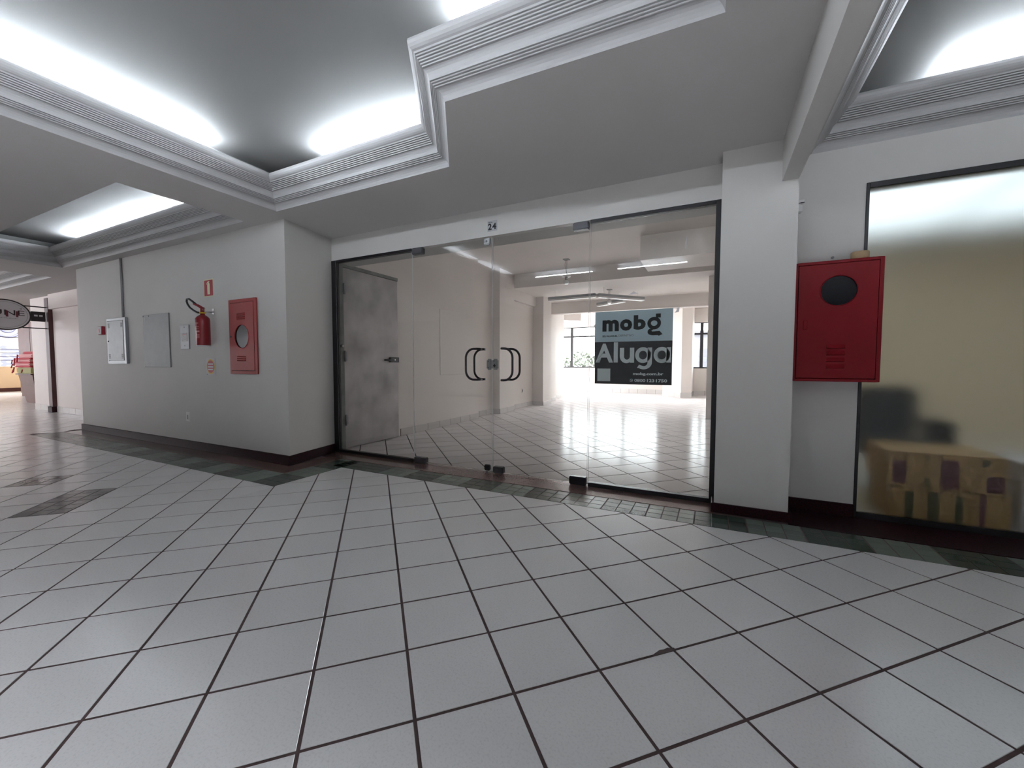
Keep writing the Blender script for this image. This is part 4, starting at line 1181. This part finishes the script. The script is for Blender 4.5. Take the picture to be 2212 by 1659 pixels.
# ------------------------------------------------------------------ far left end of the gallery
YF = 3.37
mb = MB()
mb.box(-12.44, XE + 0.1, YF + 0.03, YF + 0.3, 0, ZC)
mb.box(-12.44, XE + 0.1, YF - 0.03, YF + 0.03, 2.16, ZC)
struct(mb.build('wall_far', M['pinkwall']), 'pale far wall beyond the left wall')
skirting('baseboard_far', [(-12.44, YF + 0.03), (XE, YF + 0.03)], 0.125, 'white tile skirting beyond the left wall')
e = empty('wooden_post', (-12.56, YF, 0), 'dark red wooden post beside the oval hanging sign', 'post')
box_part('shaft', -12.66, -12.47, YF - 0.03, YF + 0.22, 0.12, 2.40, 'maroon', e, 0.004)
box_part('foot', -12.67, -12.45, YF - 0.05, YF + 0.22, 0.0, 0.12, 'granite', e, 0.004)
mb = MB(); mb.box(-13.72, -12.67, YF + 0.04, YF + 0.5, 0, ZC)
struct(mb.build('wall_far_pillar', M['pinkwall']), 'pale pillar left of the dark red post')
skirting('baseboard_far_pillar', [(-13.72, YF + 0.04), (-12.69, YF + 0.04)], 0.125, 'white tile skirting of the pale pillar')
# shop beyond: brown door leaf, display stand with folded cloths
e = empty('brown_cupboard', (-17.5, 5.1, 0), 'tall brown wooden cupboard behind the pale pillar at far left', 'cupboard')
box_part('carcass', -19.7, -16.6, 4.62, 4.95, 0.0, 2.3, 'brown', e, 0.004)
for k in range(3): box_part('door', -19.65 + k * 1.02, -18.66 + k * 1.02, 4.59, 4.62, 0.1, 2.25, 'brown', e, 0.004)
e = empty('display_stand', (-15.9, 4.0, 0), 'tapered brown display stand piled with red cloths at far left', 'stand')
mb = MB()
def frustum(mb, cx, cy, z0, w0, z1, w1):
    a = [(cx - w0, cy - w0, z0), (cx + w0, cy - w0, z0), (cx + w0, cy + w0, z0), (cx - w0, cy + w0, z0)]
    b = [(cx - w1, cy - w1, z1), (cx + w1, cy - w1, z1), (cx + w1, cy + w1, z1), (cx - w1, cy + w1, z1)]
    mb.poly(a[::-1]); mb.poly(b)
    for i in range(4): mb.poly([a[i], a[(i + 1) % 4], b[(i + 1) % 4], b[i]])
frustum(mb, -15.9, 4.30, 0.0, 0.40, 0.74, 0.50); mb.build('pedestal', M['brown'], e)
box_part('top_board', -16.44, -15.36, 3.76, 4.82, 0.74, 0.77, 'maroon', e, 0.004)
cl = [('olive', 0.16, 0.52), ('redcloth', 0.05, 0.55), ('pinkcloth', 0.05, 0.56), ('redcloth', 0.05, 0.55), ('pinkcloth', 0.05, 0.55), ('redcloth', 0.05, 0.54), ('pinkcloth', 0.09, 0.50), ('redcloth', 0.07, 0.42)]
z = 0.771
names = ('olive', 'first red', 'first pink', 'second red', 'second pink', 'third red', 'thick pale pink', 'topmost red')
for k, (m_, h, w) in enumerate(cl):
    mb = MB(); jx = random.uniform(-0.03, 0.03); mb.box(-15.9 - w + jx, -15.9 + w + jx, 4.30 - w, 4.30 + w * 0.9, z, z + h - 0.002)
    o = mb.build('folded_cloth', M[m_], None, min(0.02, h * 0.35), 2)
    tag(o, '%s folded cloth in the pile on the display stand, counted from below' % names[k], 'cloth', 'folded cloths on the display stand'); z += h
mb = MB()
for k in range(16):
    zz = random.uniform(0.8, 1.3); dz = random.uniform(0.06, 0.2)
    if k % 2: x, y = random.uniform(-16.3, -15.5), 3.68
    else: x, y = -15.27, random.uniform(3.85, 4.6)
    mb.tube([(x, y, zz), (x + random.uniform(-.03, .03) * (k % 2), y - 0.02 * (k % 2), zz - dz)], 0.014, 5)
tag(mb.build('cloth_fringe', M['redcloth']), 'red fringes and tassels hanging from the pile of cloths', 'fringe', kind='stuff')

# oval sign on a bracket
XS = -12.56
def sgn(Y, Z, d): return (XS + 0.045 + d, Y, Z)
sg = empty('hanging_sign', (XS, 2.75, 1.7), 'oval grey shop sign with black rim on a bracket at far left', 'sign')
def disc(name, ry, rz, x0, x1, mt, par):
    mb = MB(); n = 48; a = [(x0, 2.775 + ry * math.cos(2 * PI * k / n), 1.995 + rz * math.sin(2 * PI * k / n)) for k in range(n)]
    b = [(x1, p[1], p[2]) for p in a]; mb.poly(a[::-1]); mb.poly(b)
    for k in range(n): mb.poly([a[k], a[(k + 1) % n], b[(k + 1) % n], b[k]])
    return mb.build(name, M[mt], par)
disc('rim', 0.345, 0.305, XS - 0.04, XS + 0.04, 'signrim', sg)
disc('face', 0.322, 0.282, XS + 0.04, XS + 0.044, 'signface', sg)
mb = MB(); n = 48
mb.tube([(XS + 0.044, 2.775 + 0.295 * math.cos(2 * PI * k / n), 1.995 + 0.255 * math.sin(2 * PI * k / n)) for k in range(n)], 0.004, 6, closed=True); mb.build('inner_line', M['galv2'], sg)
fit_text('JÜNE', 2.52, 3.03, 1.955, 2.115, 0, M['signink'], 'lettering', sg, 0.0, sgn)
for (ya, yb2) in ((2.782, 2.815), (2.915, 2.945)): 
    mb = MB(); mb.box(XS + 0.045, XS + 0.0462, ya, yb2, 1.957, 2.075); mb.build('letter_fill', M['signwine'], sg)
mb = MB()
for k in range(16): mb.box(XS + 0.044, XS + 0.0452, 2.62 + k * 0.020, 2.632 + k * 0.020, 1.922, 1.930 + 0.003 * (k % 3))
mb.build('small_print', M['galv'], sg)
mb = MB(); mb.tube([(XS + 0.046, 2.985 + 0.012 * math.cos(2 * PI * k / 12), 2.128 + 0.012 * math.sin(2 * PI * k / 12)) for k in range(12)], 0.0025, 5, closed=True); mb.build('trade_mark', M['signink'], sg)
mb = MB()
mb.box(XS - 0.02, XS + 0.02, 3.0, 3.333, 2.19, 2.21); mb.build('bracket_arm', M['signrim'], sg)
mb = MB(); mb.box(XS - 0.02, XS + 0.02, 3.0, 3.333, 1.75, 1.77); mb.build('bracket_arm', M['signrim'], sg)
sb = box_part('side_panel', XS - 0.03, XS + 0.03, 3.12, 3.32, 1.90, 2.10, 'signrim', sg, 0.003)
for k in range(2): box_part('side_mark', XS + 0.03, XS + 0.0315, 3.16 + k * 0.07, 3.21 + k * 0.07, 2.0, 2.035, 'signface', sb)

# end wall with opening
XW = -23.2
mb = MB()
mb.box(XW - 0.2, XW, -4.3, 5.55, 0, 0.92); mb.box(XW - 0.2, XW, -4.3, 6.2, 2.42, 2.6); mb.box(XW - 0.2, XW, 5.55, 6.2, 0, 2.42)
mb.box(-24, -13.6, 6.0, 6.2, 0, 2.6)
mb.box(-13.75, -13.6, YF + 0.5, 6.2, 0, 2.6)
struct(mb.build('wall_balcony', M['sand']), 'cream parapet at the far open end of the gallery')
mb = MB(); mb.box(XW, XW + 0.03, -2.7, 5.5, 0, 0.13)
struct(mb.build('baseboard_balcony', M['maroon']), 'brown baseboard below the cream parapet')
w6 = empty('window_6', (XW, 2, 0.92), 'open end of the gallery with thin dark rails', None, kind='structure')
box_part('post', XW - 0.06, XW, 5.50, 5.55, 0.0, 2.42, 'winframe', w6)
for k, z in enumerate((1.15, 1.28, 1.42, 1.55, 2.0)):
    mb = MB(); mb.tube([(XW - 0.05, -2.7, z), (XW - 0.05, 5.5, z)], 0.012, 6); mb.build('rail', M['winframe'], w6)

# outside
mb = MB(); mb.box(-60, -24, -30, 40, -4.2, -4.0); mb.box(-40, 40, 15.6, 70, -4.2, -4.0)
struct(mb.build('ground', M['asphalt']), 'street surface outside the building')
e = empty('far_building', (-34, 8, -4), 'white building across the street at the far left', 'building')
box_part('facade', -36, -34, -6, 8.6, -4, 6, 'facade', e)
for k in range(16): box_part('siding', -34.0, -33.97, -6, 6.7, -1.0 + k * 0.34, -0.92 + k * 0.34, 'facadeline', e)
e = empty('street_sign', (-33.9, 7.6, 0), 'tall cream sign with violet lettering turned sideways on the far building', 'sign')
box_part('board', -33.95, -33.85, 6.75, 8.35, -0.6, 3.9, 'billboard', e)
def bill(u, v, d): return (-33.845 + d, 0, 0)
me_o = fit_text('sumar', 0.0, 1.0, 0.0, 1.0, 0, M['bluelet'], 'lettering', None, 0.03, lambda u, v, d: (-33.845 + d, 8.0 - 0.75 * v, 0.0 + 2.0 * u))
setpar(me_o, e)
mb = MB(); n = 28
for (R0_, tr_, a0, a1) in ((0.50, 0.07, 0.6, 6.9), (0.24, 0.06, 0, 6.283)):
    mb.tube([(-33.84, 7.55 + R0_ * math.cos(a0 + (a1 - a0) * k / n), 2.95 + R0_ * math.sin(a0 + (a1 - a0) * k / n)) for k in range(n + 1)], tr_, 6)
mb.tube([(-33.84, 7.3, 2.95), (-33.84, 7.8, 2.95)], 0.06, 6)
mb.build('emblem', M['bluelet'], e)
# street tree and house outside the shop windows
def tree(x, y, z0, h, R_, label):
    e = empty('street_tree', (x, y, z0), label, 'tree', 'trees outside the shop windows')
    mb = MB(); mb.tube([(x, y, z0), (x + 0.1, y, z0 + h * 0.35), (x, y, z0 + h * 0.7)], [0.16, 0.12, 0.06], 8)
    for k in range(5):
        a = k * 1.26; mb.tube([(x, y, z0 + h * 0.45), (x + R_ * 0.5 * math.cos(a), y + R_ * 0.5 * math.sin(a), z0 + h * 0.75)], [0.06, 0.02], 6)
    mb.build('trunk', M['bark'], e)
    mb = MB()
    for k in range(900):
        v = Vector((random.gauss(0, 1), random.gauss(0, 1), random.gauss(0, 1))).normalized() * random.uniform(0.5, 1.0)
        c = Vector((x + v.x * R_, y + v.y * R_, z0 + h * 0.8 + v.z * R_ * 0.6)); s = random.uniform(0.12, 0.26)
        a = Vector((random.uniform(-1, 1), random.uniform(-1, 1), random.uniform(-1, 1))).normalized() * s
        b = a.cross(Vector((random.uniform(-1, 1), random.uniform(-1, 1), 1))).normalized() * s * 0.5
        mb.poly([c - a, c + b, c + a, c - b])
    o = mb.mesh('foliage', M['leaf']); o = bpy.data.objects.new('foliage', o); COL.objects.link(o); setpar(o, e)
tree(-13.5, 29, -4, 6.6, 2.0, 'leafy tree outside the shop, leftmost of the two')
tree(-8.6, 31, -4, 6.0, 2.4, 'leafy tree outside the shop, right of the other')
e = empty('house', (-1, 40, -4), 'pale building outside beyond the far shop window at right', 'building')
box_part('wall', -4, 6, 38, 44, -4, 3.6, 'facade', e); box_part('roof', -4.3, 6.3, 37.7, 44.3, 3.6, 3.9, 'facadeline', e)
for k in range(4): box_part('shutter', -3.4 + 2.3 * k, -2.0 + 2.3 * k, 37.95, 38.0, 0.6, 2.4, 'facadeline', e)
